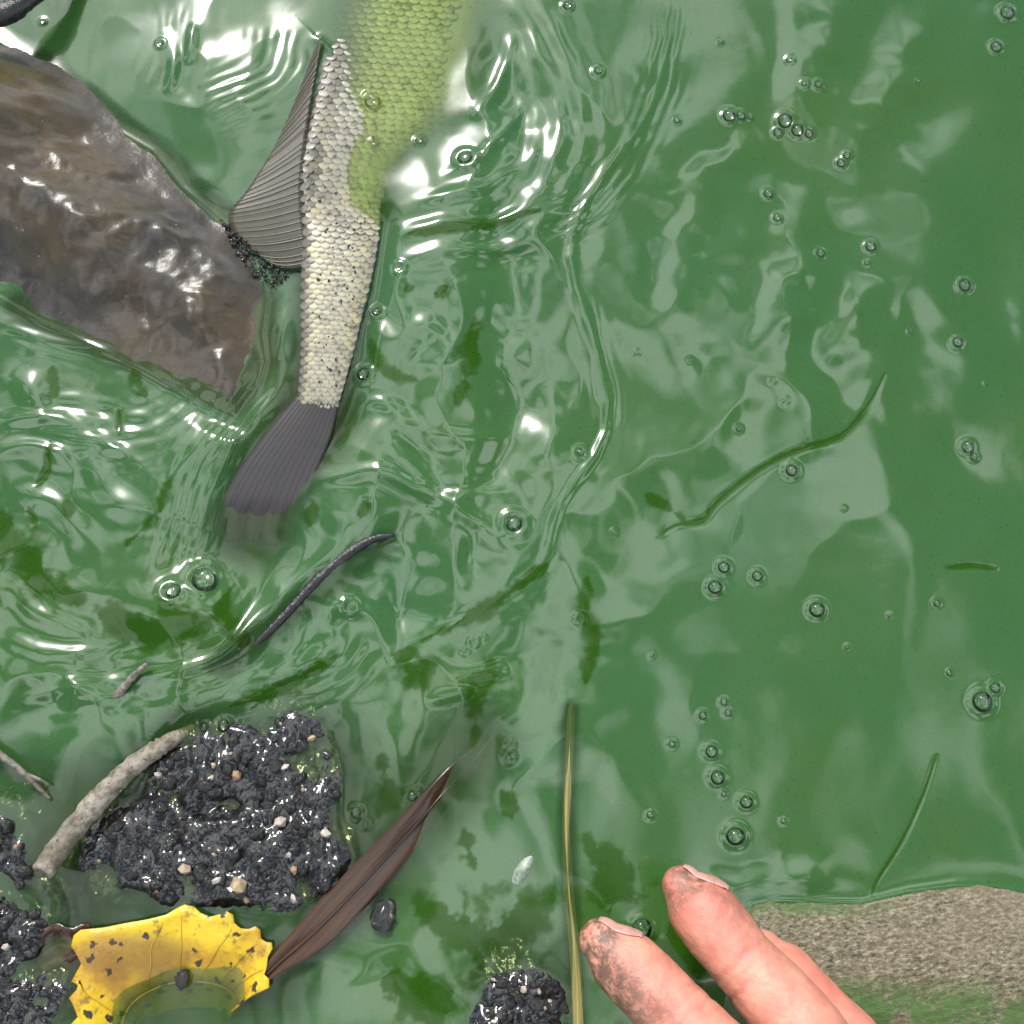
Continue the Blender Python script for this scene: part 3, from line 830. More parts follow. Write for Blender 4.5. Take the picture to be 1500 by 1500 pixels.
spots = []
y = -60.0; row = 0
while y < 618:
    xl, xr = station(y)[:2]
    w = np.interp(y, [-60, 150, 330, 480, 610], [15, 14.5, 13.5, 11.5, 9.5])
    n = max(3, int((xr - xl) / w))
    for k in range(n):
        u = -1 + 2 * (k + 0.5 + (0.5 if row % 2 else 0.0)) / n
        yy = y + 26 * (u + 0.2) * np.interp(y, [0, 300, 600], [0.35, 0.25, 0.0])
        if -0.95 < u < 0.96 and not (u > 0.55 and yy < 130):
            spots.append((yy + random.uniform(-0.8, 0.8), u + random.uniform(-0.006, 0.006), w))
    y += w * 0.60; row += 1
def scale_frame(yy, u, w):
    p = np.array(fish_top(yy, u)); du = np.array(fish_top(yy, min(u + 0.04, 0.99))) - np.array(fish_top(yy, max(u - 0.04, -0.99)))
    dy = np.array(fish_top(yy + 5, u)) - np.array(fish_top(yy - 5, u))
    ty = dy / np.linalg.norm(dy); tx = du - ty * du.dot(ty); tx /= np.linalg.norm(tx)
    nz = np.cross(tx, -ty); nz /= np.linalg.norm(nz)
    if nz[2] < 0: nz = -nz
    s = w * 0.60 * PX
    return p, tx, ty, nz, s
spots_v = []
for sp in spots:
    z = fish_top(sp[0], sp[1]).z
    q_ = fish_top(sp[0], sp[1]); jj = int(np.clip(np.searchsorted(gy, q_.y), 0, len(gy) - 1)); ii = int(np.clip(np.searchsorted(gx, q_.x), 0, len(gx) - 1))
    spots_v.append((q_.z > H[jj, ii] - 0.0002, *sp, float(np.clip((H[jj, ii] - q_.z - 0.0003) / 0.0008, 0, 1))))
singles = sorted([s for s in spots_v if s[0]], key=lambda s: -s[3])[:300]
sset = set(id(s) for s in singles)
AV, AF, AC = [], [], []
proto = {}
for s in spots_v:
    em, yy, u, w, wt_ = s
    p, tx, ty, nz, sz = scale_frame(yy, u, w)
    if id(s) in sset:
        key = (round(u * 6), int(yy / 70))
        if key not in proto:
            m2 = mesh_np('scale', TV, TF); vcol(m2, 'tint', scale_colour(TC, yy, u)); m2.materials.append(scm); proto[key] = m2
        o = bpy.data.objects.new('scale', proto[key]); COL.objects.link(o)
        R = Matrix(((tx[0] * sz, ty[0] * sz, nz[0] * sz, p[0]), (tx[1] * sz, ty[1] * sz, nz[1] * sz, p[1]), (tx[2] * sz, ty[2] * sz, nz[2] * sz, p[2]), (0, 0, 0, 1)))
        o.parent = body; o.matrix_parent_inverse = Matrix.Translation(Vector((0, 0, 0)))
        o.matrix_basis = R
    else:
        base = len(AV)
        for q in TV:
            AV.append(p + sz * (q[0] * tx + q[1] * ty + q[2] * nz))
        AF += [tuple(base + i for i in f) for f in TF]
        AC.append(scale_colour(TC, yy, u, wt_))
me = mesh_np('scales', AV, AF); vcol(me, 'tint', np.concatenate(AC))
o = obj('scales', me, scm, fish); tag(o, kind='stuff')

# fins
finm, nt, b = mat('fin membrane')
c = mix(nt, noise(nt, 260, 4, 0.6), (0.10, 0.088, 0.058), (0.045, 0.042, 0.030))
nt.links.new(mix(nt, 1.0, c, attr(nt, 'tint'), 'MULTIPLY'), b.inputs['Base Color'])
b.inputs['Roughness'].default_value = 0.3
b.inputs['Alpha'].default_value = 0.68
raym, nt, b = mat('fin ray')
nt.links.new(mix(nt, noise(nt, 300, 3), (0.15, 0.13, 0.088), (0.075, 0.068, 0.048)), b.inputs['Base Color'])
b.inputs['Roughness'].default_value = 0.28
tailm, nt, b = mat('tail membrane')
nt.links.new(mix(nt, noise(nt, 200, 4), (0.034, 0.025, 0.024), (0.018, 0.021, 0.025)), b.inputs['Base Color'])
b.inputs['Roughness'].default_value = 0.42
b.inputs['Specular IOR Level'].default_value = 0.35

def sheet(grid_pts, thick):
    """a thin closed sheet from a rows x cols array of points"""
    G = np.array(grid_pts); nr, nc = G.shape[:2]
    V = np.concatenate([G.reshape(-1, 3), G.reshape(-1, 3) - np.array([0, 0, thick])])
    f = grid_faces(nr, nc); n = nr * nc
    F = [tuple(q) for q in f] + [tuple(q[::-1] + n) for q in f]
    loop = [c for c in range(nc)] + [r * nc + nc - 1 for r in range(1, nr)] + [(nr - 1) * nc + c for c in range(nc - 2, -1, -1)] + [r * nc for r in range(nr - 2, 0, -1)]
    for i in range(len(loop)):
        a, c2 = loop[i], loop[(i + 1) % len(loop)]
        F.append((c2, a, a + n, c2 + n))
    return V, F
base_l = smooth_line([(472, 52), (462, 110), (452, 170), (446, 230), (445, 290), (449, 340), (452, 388)], 84)
edge_l = smooth_line([(458, 78), (425, 165), (398, 222), (362, 278), (334, 316), (352, 352), (396, 386)], 84)
NRAY = 34
G = []; zf = lambda f, r: 0.0016 + 0.0008 * (1 - f) - 0.0006 * f
for i in range(len(base_l)):
    rowp = []
    for k in range(12):
        f = k / 11
        x, y = base_l[i] * (1 - f) + edge_l[i] * f
        bow = 10 * math.sin(math.pi * f) * (i / len(base_l))
        z = zf(f, i) + 0.00006 * math.sin(i / (len(base_l) - 1) * NRAY * 2 * math.pi) * f ** 0.4
        rowp.append(tuple(P(x - bow * 0.3, y + bow * 0.6, z)))
    G.append(rowp)
V, F = sheet(G, 0.00035)
me = mesh_np('fin', V, F)
ff = np.tile(np.tile(np.linspace(0, 1, 12), len(base_l)), 2)[:, None]
vcol(me, 'tint', (1 - ff) * np.array([0.75, 0.75, 0.8]) + ff * np.array([1.0, 0.98, 0.85]))
fin = obj('fin', me, finm, fish)
G = np.array(G)
for k in range(NRAY):
    i = min(len(base_l) - 1, int((k + random.uniform(0.2, 0.8)) / NRAY * (len(base_l) - 1)))
    pts = G[i] + np.array([0, 0, 0.00010])
    V, F = tube(pts, np.linspace(0.00022, 0.00008, len(pts)) * random.uniform(0.5, 1.2), 6, 0.2, True, 0.7, k)
    obj('fin_ray', mesh_np('fin_ray', V, F), raym, fin)
# tail
tl = smooth_line([(436, 578), (392, 630), (348, 690), (320, 742), (306, 790)], 26)
tr = smooth_line([(494, 596), (484, 640), (464, 690), (444, 745), (428, 806)], 26)
G = []
for i in range(len(tl)):
    f = i / (len(tl) - 1); rowp = []
    for k in range(26):
        g_ = k / 25
        x, y = tl[i] * (1 - g_) + tr[i] * g_
        y += 14 * f * math.sin(math.pi * g_) * -0.6 + 7 * f ** 4 * math.sin(k * 1.1) + 5 * f ** 4 * math.sin(k * 2.3)
        z = 0.0013 - 0.0004 * f - 0.0034 * float(smoothstep(0.70, 1.08, f)) + 0.0005 * math.sin(math.pi * g_) * (1 - f) 
        rowp.append(tuple(P(x, y, z)))
    G.append(rowp)
V, F = sheet(G, 0.0005)
tail = obj('tail_fin', mesh_np('tail_fin', V, F), tailm, fish)
G = np.array(G)
for k in range(1, 25, 2):
    pts = G[:, k] + np.array([0, 0, 0.00002])
    V, F = tube(pts, np.linspace(0.00016, 0.00006, len(pts)), 6, 0.0, True, 0.18, k)
    obj('fin_ray', mesh_np('fin_ray', V, F), tailm, tail)
# eye and gill cover, under the murk beyond the picture
bm = bmesh.new(); bmesh.ops.create_uvsphere(bm, u_segments=16, v_segments=10, radius=0.004)
me = bpy.data.meshes.new('eye'); bm.to_mesh(me); bm.free()
em, nt, b = mat('fish eye'); b.inputs['Base Color'].default_value = (0.02, 0.02, 0.015, 1); b.inputs['Roughness'].default_value = 0.1
o = obj('eye', me, em, fish); o.location = fish_top(-425, -0.1) - fish.location * 0 + Vector((0, 0, -0.001))
# dark specks of silt on the scales
V, F, sk = [], [], random.Random(5)
for _ in range(190):
    yy = sk.triangular(170, 600, 350); u = sk.triangular(-0.7, 0.85, 0.3)
    p = np.array(fish_top(yy, u, 0.00045)); r = sk.choice((0.00012, 0.00018, 0.00025, 0.0004)) * sk.uniform(0.7, 1.2)
    if p[2] < 0.001: continue
    o0 = len(V)
    for k in range(6):
        a = k * math.pi / 3; V.append(p + np.array([math.cos(a) * r * sk.uniform(.6, 1.3), math.sin(a) * r * sk.uniform(.6, 1.3), 0]))
    V.append(p + np.array([0, 0, r * 0.7])); V.append(p - np.array([0, 0, r * 1.2]))
    for k in range(6):
        F.append((o0 + k, o0 + (k + 1) % 6, o0 + 6)); F.append((o0 + (k + 1) % 6, o0 + k, o0 + 7))
o = obj('silt_specks', mesh_np('silt_specks', V, F), mm, fish); tag(o, kind='stuff')

# grit caught between the fin and the boulder
r = random.Random(8); V, F = [], []
grit_poly = np.array([(322, 318), (350, 345), (400, 385), (428, 400), (405, 420), (380, 412), (345, 370)], float)
k = 0
while k < 260:
    x, y = r.uniform(318, 430), r.uniform(315, 425)
    if not inside(np.array([x]), np.array([y]), grit_poly)[0]: continue
    k += 1
    z = 0.0006 + r.uniform(0, 0.0011); s = r.uniform(0.7, 2.6) * PX
    tme = GRAINS[k % 7]; o0 = len(V); c = np.array(P(x, y, z))
    a = r.uniform(0, 6)
    for v in tme.vertices:
        q = v.co; V.append(c + s * np.array([q.x * math.cos(a) - q.y * math.sin(a), q.x * math.sin(a) + q.y * math.cos(a), q.z]))
    F += [tuple(o0 + i for i in pl_.vertices) for pl_ in tme.polygons]
o = obj('wet_grit', mesh_np('wet_grit', V, F), mm); tag(o, 'dark wet grit caught between fish fin and boulder', 'grit', kind='stuff')

# ================================================================ STICKS
def bark(name, c0, c1, c2, sc, rough=0.55, st=None):
    m, nt, b = mat(name)
    nt.links.new(ramp(nt, noise(nt, sc, 6, 0.65, stretch=st), [(0.3, c0), (0.5, c1), (0.72, c2)]), b.inputs['Base Color'])
    b.inputs['Roughness'].default_value = rough
    bump(nt, b, noise(nt, sc * 1.6, 5, 0.65, stretch=st), 0.7, 0.0006)
    return m
dark_bark = bark('black wet wood', (0.006, 0.006, 0.006), (0.014, 0.014, 0.014), (0.045, 0.042, 0.042), 380, 0.2)
pale_bark, nt, b = mat('pale dead branch')
c = ramp(nt, noise(nt, 330, 6, 0.7), [(0.30, (0.05, 0.04, 0.026)), (0.42, (0.17, 0.145, 0.10)), (0.55, (0.33, 0.295, 0.23)), (0.75, (0.46, 0.43, 0.36))])
c = mix(nt, ramp(nt, noise(nt, 70, 4, 0.6), [(0.45, (0, 0, 0)), (0.62, (0.75, 0.75, 0.75))]), c, (0.10, 0.08, 0.05))
c = mix(nt, ramp(nt, noise(nt, 1100, 3, 0.6), [(0.30, (1, 1, 1)), (0.38, (0, 0, 0))]), c, (0.03, 0.025, 0.02))
nt.links.new(c, b.inputs['Base Color']); b.inputs['Roughness'].default_value = 0.55
bump(nt, b, noise(nt, 650, 6, 0.75), 0.9, 0.0009)
twig_bark = bark('grey twig', (0.05, 0.045, 0.035), (0.16, 0.14, 0.11), (0.32, 0.29, 0.24), 500, 0.6)

def stick(name, pts, rads, m, parent=None, rough=0.22, seg=12, n=40, seed=0):
    """pts: photograph x, y, height in mm; rads in pixels"""
    q = smooth_line([(x, y, z) for x, y, z in pts], n)
    rr = np.interp(np.linspace(0, 1, len(q)), np.linspace(0, 1, len(rads)), rads) * PX
    w = np.array([tuple(P(x, y, z / 1000)) for x, y, z in q])
    V, F = tube(w, rr, seg, rough, True, 1.0, seed)
    return obj(name, mesh_np(name, V, F), m, parent)

o = stick('stick', [(578, 783, 1.0), (545, 790, 1.4), (505, 815, 1.4), (462, 853, 1.3), (420, 898, 1.5), (372, 945, 1.4), (325, 978, 1.0), (262, 1003, -0.4)], [2, 6, 8, 8, 7, 6, 5, 3], dark_bark, None, 0.10, 12, 48, 1)
tag(o, 'black wet curved stick sloping into the scum below the tail fin', 'stick')
o = stick('twig', [(216, 972, 5), (196, 990, 3.4), (172, 1018, 1.6), (140, 1052, -0.6)], [3, 5, 6.5, 6], twig_bark, None, 0.35, 8, 24, 2)
tag(o, 'short thin brown twig tip poking out of green scum', 'twig')
br = empty('branch', P(170, 1170, 0))
tag(br, 'pale dead branch with a hollow cut end on black mud', 'branch')
bpts = [(285, 1066, -2.0), (262, 1078, 0.2), (232, 1096, 2.2), (195, 1122, 3.6), (150, 1165, 4.4), (110, 1212, 5.6), (82, 1248, 7.6), (62, 1278, 10.5)]
bq = smooth_line(bpts, 56); bw = np.array([tuple(P(x, y, z / 1000)) for x, y, z in bq])
brad = np.interp(np.linspace(0, 1, len(bq)), [0, .15, .3, .6, .85, 1], [7, 10, 13, 16, 16, 15]) * PX
rg = np.random.default_rng(4)
brad = brad * (1 + 0.05 * rg.standard_normal(len(brad)))
V, F = tube(bw, brad, 16, 0.10, False, 1.0, 3)
n0 = (len(bq) - 1) * 16
end = bw[-1]; tg = bw[-1] - bw[-4]; tg /= np.linalg.norm(tg)
r1 = [len(V) + k for k in range(16)]
V += [end + 0.62 * (np.array(V[n0 + k]) - end) + tg * 0.0004 for k in range(16)]
r2 = [len(V) + k for k in range(16)]
V += [end + 0.5 * (np.array(V[n0 + k]) - end) - tg * 0.004 for k in range(16)]
for k in range(16):
    F.append((n0 + k, n0 + (k + 1) % 16, r1[(k + 1) % 16], r1[k])); F.append((r1[k], r1[(k + 1) % 16], r2[(k + 1) % 16], r2[k]))
F.append(tuple(r2)); F.append(tuple(range(16))[::-1])
obj('bark', mesh_np('bark', V, F), pale_bark, br)
for (x, y, z, a) in ((140, 1168, 7.4, 5), (95, 1222, 8.2, 4), (205, 1110, 6.0, 4)):
    obj('knot', bpy.data.meshes.new_from_object(bpy.data.objects.new('k', GRAINS[1])) if False else GRAINS[1].copy(), None, br)
    k_ = COL.objects[-1]; k_.data.materials.clear(); k_.data.materials.append(pale_bark)
    k_.location = P(x, y, (z - 0.9) / 1000); k_.scale = (a * PX, a * PX, a * PX * 0.7)
tw = empty('twig', P(40, 1130, 0))
tag(tw, 'thin dry grey twig with a forked tip over the mud', 'twig')
stick('stem', [(-60, 1060, 6), (0, 1106, 5), (35, 1133, 4), (75, 1172, 1)], [6, 5, 4.5, 2], twig_bark, tw, 0.25, 8, 24, 5)
stick('side_shoot', [(36, 1133, 4), (58, 1142, 3), (72, 1150, 2)], [3, 2.5, 1.5], twig_bark, tw, 0.25, 7, 10, 6)
o = stick('stick', [(-120, 55, 12), (0, 22, 11), (32, 6, 10), (70, -22, 8), (130, -60, 2)], [20, 17, 15, 13, 10], dark_bark, None, 0.2, 12, 30, 7)
tag(o, 'dark stick end crossing above the big wet boulder', 'stick')

# ================================================================ LEAVES
ym, nt, b = mat('yellow leaf')
c = ramp(nt, noise(nt, 55, 5, 0.6), [(0.30, (0.62, 0.46, 0.012)), (0.50, (0.56, 0.37, 0.008)), (0.63, (0.38, 0.20, 0.010)), (0.76, (0.20, 0.10, 0.012))])
c = mix(nt, ramp(nt, noise(nt, 260, 5, 0.7), [(0.33, (0.8, 0.8, 0.8)), (0.45, (0, 0, 0))]), c, (0.16, 0.085, 0.014))
c = mix(nt, sep_a := attr(nt, 'brown'), c, (0.22, 0.115, 0.022))
vo = N(nt, 'ShaderNodeTexVoronoi', Scale=230); vo.feature = 'F1'
tcn = nt.nodes.new('ShaderNodeTexCoord')
wn = N(nt, 'ShaderNodeTexNoise', Scale=420, Detail=3); nt.links.new(tcn.outputs['Object'], wn.inputs['Vector'])
vm_ = nt.nodes.new('ShaderNodeVectorMath'); vm_.operation = 'MULTIPLY_ADD'; vm_.inputs[1].default_value = (0.004, 0.004, 0.004)
nt.links.new(wn.outputs['Color'], vm_.inputs[0]); nt.links.new(tcn.outputs['Object'], vm_.inputs[2]); nt.links.new(vm_.outputs[0], vo.inputs['Vector'])
c = mix(nt, ramp(nt, vo.outputs['Distance'], [(0.21, (1, 1, 1)), (0.27, (0, 0, 0))]), c, (0.035, 0.022, 0.01))
nt.links.new(c, b.inputs['Base Color'])
b.inputs['Roughness'].default_value = 0.38
bump(nt, b, noise(nt, 240, 5, 0.6), 0.6, 0.0009)
outer = [(96, 1560), (108, 1528), (104, 1500), (114, 1490), (106, 1470), (101, 1462), (112, 1450), (116, 1436), (104, 1447 - 8), (112, 1424), (119, 1412), (112, 1398), (104, 1386), (108, 1370), (118, 1362),
         (150, 1359), (185, 1352), (215, 1347), (243, 1340), (258, 1331), (270, 1325), (284, 1328), (293, 1337), (308, 1343), (322, 1339), (332, 1335), (341, 1340), (343, 1352), (352, 1360),
         (364, 1361), (374, 1357), (381, 1362), (382, 1375), (390, 1380), (398, 1381), (399, 1390), (392, 1402), (391, 1415), (387, 1428), (394, 1434), (394, 1447), (384, 1452), (362, 1460), (340, 1478)]
ou = []
for i in range(len(outer) - 1):
    a, c_ = np.array(outer[i], float), np.array(outer[i + 1], float)
    for t in (0, 0.5): ou.append(a * (1 - t) + c_ * t)
ou.append(np.array(outer[-1], float))
ou = np.array(ou)
inner = smooth_line([(215, 1610), (205, 1560), (210, 1515), (230, 1490), (260, 1478), (300, 1476), (328, 1482), (336, 1494)], len(ou))
inner = np.array([inner[int(round(i * (len(inner) - 1) / (len(ou) - 1)))] for i in range(len(ou))])
# let the serrated rim relax towards the middle of the blade
sm_ou = ou.copy()
for _ in range(40):
    sm_ou[1:-1] = 0.5 * sm_ou[1:-1] + 0.25 * (sm_ou[:-2] + sm_ou[2:])
G, BR = [], []
lr = 14
for k in range(lr):
    f = k / (lr - 1); rowp = []
    for i in range(len(ou)):
        rim = ou[i] * max(0, 1 - 4 * f) + sm_ou[i] * (1 - max(0, 1 - 4 * f))
        x, y = rim * (1 - f) + inner[i] * f
        s_ = i / (len(ou) - 1)
        z = 2.4 - 2.6 * smoothstep(0.2, 0.62, f) - 11 * smoothstep(0.48, 1.05, f) ** 1.2 + 0.5 * math.sin(s_ * 23) * (1 - f) - 1.6 * smoothstep(0.92, 1.0, s_) - 1.5 * smoothstep(0.10, 0.0, s_)
        z += 0.35 * float(fbm(np.array([x * PX]), np.array([y * PX]), 0.012, 2, seed=60)[0])
        z = z + 0.8 * math.exp(-f / 0.06)
        rowp.append(tuple(P(x, y, z / 1000)))
        BR.append(max(0, min(1, (1.0 - ((x - 195) / 105) ** 2 - ((y - 1398) / 38) ** 2) * 1.4)) * 0.8 + 0.55 * math.exp(-((f - 0.72) / 0.14) ** 2) * (1 if s_ > 0.3 else 0.2))
    G.append(rowp)
V, F = sheet(G, 0.0003)
me = mesh_np('leaf', V, F)
BR = np.clip(np.array(BR + BR), 0, 1)[:, None] * np.ones((1, 3))
vcol(me, 'brown', BR)
o = empty('leaf', P(250, 1400, 0))
obj('blade', me, ym, o)
GL = np.array(G)
for k0, k1, i0, i1, rr_ in ((9, 9, 8, len(ou) - 10, 0.00035), (9, 1, 20, 14, 0.0002), (9, 1, 34, 36, 0.0002), (9, 1, 44, 40, 0.00022), (9, 1, 52, 54, 0.0002), (9, 1, 60, 64, 0.0002), (9, 1, 68, 74, 0.0002)):
    n_ = 22
    pts = [GL[int(round(k0 + (k1 - k0) * t)), int(round(i0 + (i1 - i0) * t))] for t in np.linspace(0, 1, n_)]
    pts = np.array(pts)
    for _ in range(6): pts[1:-1] = 0.5 * pts[1:-1] + 0.25 * (pts[:-2] + pts[2:])
    V, F = tube(pts + np.array([0, 0, 0.00012]), np.linspace(rr_, rr_ * 0.4, n_), 6, 0.1)
    vme = mesh_np('vein', V, F); vcol(vme, 'brown', np.full((len(vme.vertices), 3), 0.35)); obj('vein', vme, ym, o)
tag(o, 'bright yellow serrated leaf with brown spots half sunk in water', 'leaf')

bl, nt, b = mat('brown leaf')
c = ramp(nt, noise(nt, 60, 6, 0.65, 'Object', (0.25, 5.5, 1, math.radians(47))), [(0.3, (0.014, 0.006, 0.002)), (0.5, (0.036, 0.014, 0.003)), (0.7, (0.070, 0.030, 0.008))])
c = mix(nt, ramp(nt, noise(nt, 500, 4, 0.7), [(0.28, (1, 1, 1)), (0.36, (0, 0, 0))]), c, (0.02, 0.012, 0.006))
nt.links.new(c, b.inputs['Base Color'])
b.inputs['Roughness'].default_value = 0.2
b.inputs['Specular IOR Level'].default_value = 0.5
bump(nt, b, noise(nt, 90, 4, 0.6, 'Object', (0.25, 6, 1, math.radians(47))), 0.25, 0.0006)
lL = smooth_line([(378, 1432), (396, 1402), (445, 1345), (505, 1280), (562, 1222), (618, 1163), (662, 1120), (700, 1088), (735, 1050)], 64)
lR = smooth_line([(380, 1446), (414, 1424), (464, 1396), (510, 1356), (554, 1308), (602, 1252), (646, 1194), (694, 1134), (748, 1050)], 64)
G = []
for i in range(len(lL)):
    s_ = i / (len(lL) - 1); rowp = []
    for k in range(11):
        g_ = k / 10
        x, y = lL[i] * (1 - g_) + lR[i] * g_
        z = 2.6 - 0.9 * smoothstep(0.2, 0.6, s_) - 1.6 * smoothstep(0.45, 0.85, s_) * g_ - 6.0 * smoothstep(0.66, 1.0, s_) - 0.7 * math.exp(-((g_ - 0.55) / 0.2) ** 2) * (1 - s_ * 0.7) + 0.3 * math.sin(s_ * 7) * g_
        z += 0.3 * (1 - g_) * 4 * smoothstep(0.3, 0.7, s_) * (1 - smoothstep(0.85, 1, s_))
        rowp.append(tuple(P(x, y, z / 1000)))
    G.append(rowp)
V, F = sheet(G, 0.0003)
lf = empty('leaf', P(540, 1270, 0)); tag(lf, 'long dark brown dead leaf blade slanting into the green water', 'leaf')
obj('blade', mesh_np('blade', V, F), bl, lf)
G = np.array(G); V, F = tube(G[:, 5] + np.array([0, 0, 0.0001]), np.linspace(0.0006, 0.0002, len(G)), 8, 0.1)
obj('midrib', mesh_np('midrib', V, F), bl, lf)
# small brown sunk leaf scrap under the yellow leaf
G = []
for i in range(12):
    rowp = []
    for k in range(8):
        x = 52 + 78 * k / 7 + 4 * math.sin(i * 1.3); y = 1356 + 66 * i / 11 + 5 * math.sin(k * 1.7)
        rowp.append(tuple(P(x, y, (0.5 + 0.5 * math.sin(i * 0.7 + k * 0.5) - 0.12 * i) / 1000)))
    G.append(rowp)
V, F = sheet(G, 0.0003); o = obj('leaf_scrap', mesh_np('leaf_scrap', V, F), bl)
tag(o, 'dark brown leaf scrap stuck to the left end of the yellow leaf', 'leaf')

stm, nt, b = mat('straw')
c = ramp(nt, noise(nt, 120, 5, 0.6, 'Object', (6, 0.3, 1)), [(0.3, (0.10, 0.095, 0.02)), (0.55, (0.26, 0.22, 0.07)), (0.8, (0.40, 0.34, 0.14))])
nt.links.new(c, b.inputs['Base Color']); b.inputs['Roughness'].default_value = 0.35
sl = smooth_line([(838, 998, 0.6), (836, 1060, 1.3), (832, 1150, 1.3), (830, 1230, 1.0), (834, 1310, 0.7), (842, 1390, 0.6), (846, 1470, 0.7), (850, 1600, 0.8)], 64)
G = []
for i, (x, y, z) in enumerate(sl):
    w_ = np.interp(y, [998, 1060, 1200, 1400, 1600], [1.5, 6, 6.5, 8, 9])
    G.append([tuple(P(x + w_ * g_, y, (z - 0.7 * abs(g_) + 0.35 * math.exp(-(g_ / 0.25) ** 2)) / 1000)) for g_ in np.linspace(-1, 1, 9)])
V, F = sheet(G, 0.0002); o = obj('straw', mesh_np('straw', V, F), stm)
tag(o, 'long yellow straw blade floating beside the index fingertip', 'straw')

# pale husk by the straw
hk, nt, b = mat('husk')
nt.links.new(ramp(nt, noise(nt, 500, 4), [(0.3, (0.10, 0.16, 0.10)), (0.7, (0.40, 0.44, 0.36))]), b.inputs['Base Color']); b.inputs['Roughness'].default_value = 0.2
G = []
for i in range(13):
    s_ = i / 12; w_ = 11 * math.sin(math.pi * min(1, 0.06 + s_ * 0.94)) ** 0.7 + 0.4
    cx, cy2 = 752 + 30 * s_, 1296 - 46 * s_
    G.append([tuple(P(cx + w_ * g_ * 0.83, cy2 + w_ * g_ * 0.55, (0.4 + 1.6 * (1 - g_ * g_) * math.sin(math.pi * s_)) / 1000)) for g_ in np.linspace(-1, 1, 9)])
V, F = sheet(G, 0.0002); o = obj('seed_husk', mesh_np('seed_husk', V, F), hk)
tag(o, 'small pale boat-shaped seed husk floating left of the straw', 'husk')

# ================================================================ HAND
skm, nt, b = mat('skin')
c = ramp(nt, noise(nt, 34, 4, 0.5), [(0.30, (0.56, 0.185, 0.135)), (0.50, (0.62, 0.27, 0.19)), (0.72, (0.68, 0.36, 0.25))])
c = mix(nt, ramp(nt, noise(nt, 160, 5, 0.65), [(0.35, (0.7, 0.7, 0.7)), (0.6, (0, 0, 0))]), c, (0.52, 0.15, 0.11))
c = mix(nt, attr(nt, 'crease'), c, (0.42, 0.13, 0.10))
dk = attr(nt, 'dirt')
dn = mix(nt, 1.0, dk, ramp(nt, noise(nt, 330, 6, 0.75), [(0.37, (0, 0, 0)), (0.53, (0.9, 0.9, 0.9))]), 'MULTIPLY')
c = mix(nt, dn, c, (0.11, 0.065, 0.042))
nt.links.new(c, b.inputs['Base Color'])
b.inputs['Roughness'].default_value = 0.33
b.inputs['Subsurface Weight'].default_value = 0.2
b.inputs['Subsurface Radius'].default_value = (1.0, 0.35, 0.2)
b.inputs['Subsurface Scale'].default_value = 0.0025
bump(nt, b, noise(nt, 900, 6, 0.7, stretch=(1, 1, 1)), 0.55, 0.0005)
nlm, nt, b = mat('fingernail')
c = mix(nt, ramp(nt, noise(nt, 300, 4), [(0.5, (0, 0, 0)), (0.62, (0.7, 0.7, 0.7))]), (0.58, 0.30, 0.26), (0.36, 0.19, 0.15))
nt.links.new(c, b.inputs['Base Color']); b.inputs['Roughness'].default_value = 0.25

# x, y in photograph pixels, height (m), radius in pixels at that height; from the tip to the knuckle
FING = {
    'index': [(880, 1378, 0.030, 33), (905, 1402, 0.0305, 48), (935, 1430, 0.032, 52), (983, 1478, 0.0345, 53), (1036, 1535, 0.038, 58), (1110, 1610, 0.043, 64), (1200, 1715, 0.050, 68), (1280, 1800, 0.055, 76)],
    'middle': [(999, 1297, 0.023, 30), (1016, 1318, 0.0235, 47), (1040, 1347, 0.025, 52), (1080, 1398, 0.0275, 50), (1134, 1460, 0.030, 56), (1188, 1528, 0.033, 62), (1260, 1640, 0.039, 66), (1370, 1770, 0.046, 76)],
    'ring': [(1118, 1392, 0.013, 30), (1132, 1412, 0.0135, 44), (1155, 1440, 0.0145, 49), (1195, 1486, 0.0165, 52), (1250, 1550, 0.0195, 60), (1320, 1640, 0.025, 62), (1450, 1760, 0.036, 72)],
    'little': [(1262, 1560, 0.010, 26), (1280, 1580, 0.0105, 38), (1310, 1615, 0.012, 42), (1370, 1680, 0.017, 48), (1520, 1780, 0.028, 62)],
    'thumb': [(960, 1860, 0.085, 34), (985, 1885, 0.084, 52), (1040, 1940, 0.082, 62), (1120, 2010, 0.078, 66), (1260, 2080, 0.070, 84), (1420, 2110, 0.062, 100)],
}
def finger_pts(f):
    q = smooth_line(FING[f], 70)
    c_ = np.array([tuple(P(x, y, z)) for x, y, z, r in q])
    rr = np.array([r * mpp(x, y, z) for x, y, z, r in q])
    return c_, rr
HV, HF = [], []
def add(V, F):
    o0 = len(HV); HV.extend([tuple(v) for v in V]); HF.extend([tuple(o0 + i for i in f) for f in F])
def capped_tube(c_, rr, seg=24, flat=1.0):
    # hemispherical ends
    t0 = c_[0] - c_[1]; t0 /= np.linalg.norm(t0); t1 = c_[-1] - c_[-2]; t1 /= np.linalg.norm(t1)
    pre = [(c_[0] + t0 * rr[0] * math.sin(a), rr[0] * math.cos(a)) for a in np.linspace(1.5, 0.2, 6)]
    post = [(c_[-1] + t1 * rr[-1] * math.sin(a), rr[-1] * math.cos(a)) for a in np.linspace(0.2, 1.5, 6)]
    cc = np.array([p for p, _ in pre] + list(c_) + [p for p, _ in post]); r2 = np.array([r for _, r in pre] + list(rr) + [r for _, r in post])
    return tube(cc, r2, seg, 0, True, flat)
for f in FING:
    add(*capped_tube(*finger_pts(f)))
def limb(pts, n=30, seg=28, flat=1.0):
    q = smooth_line(pts, n)
    c_ = np.array([tuple(P(x, y, z)) for x, y, z, r in q]); rr = np.array([r for *_, r in q])
    add(*capped_tube(c_, rr, seg, flat))
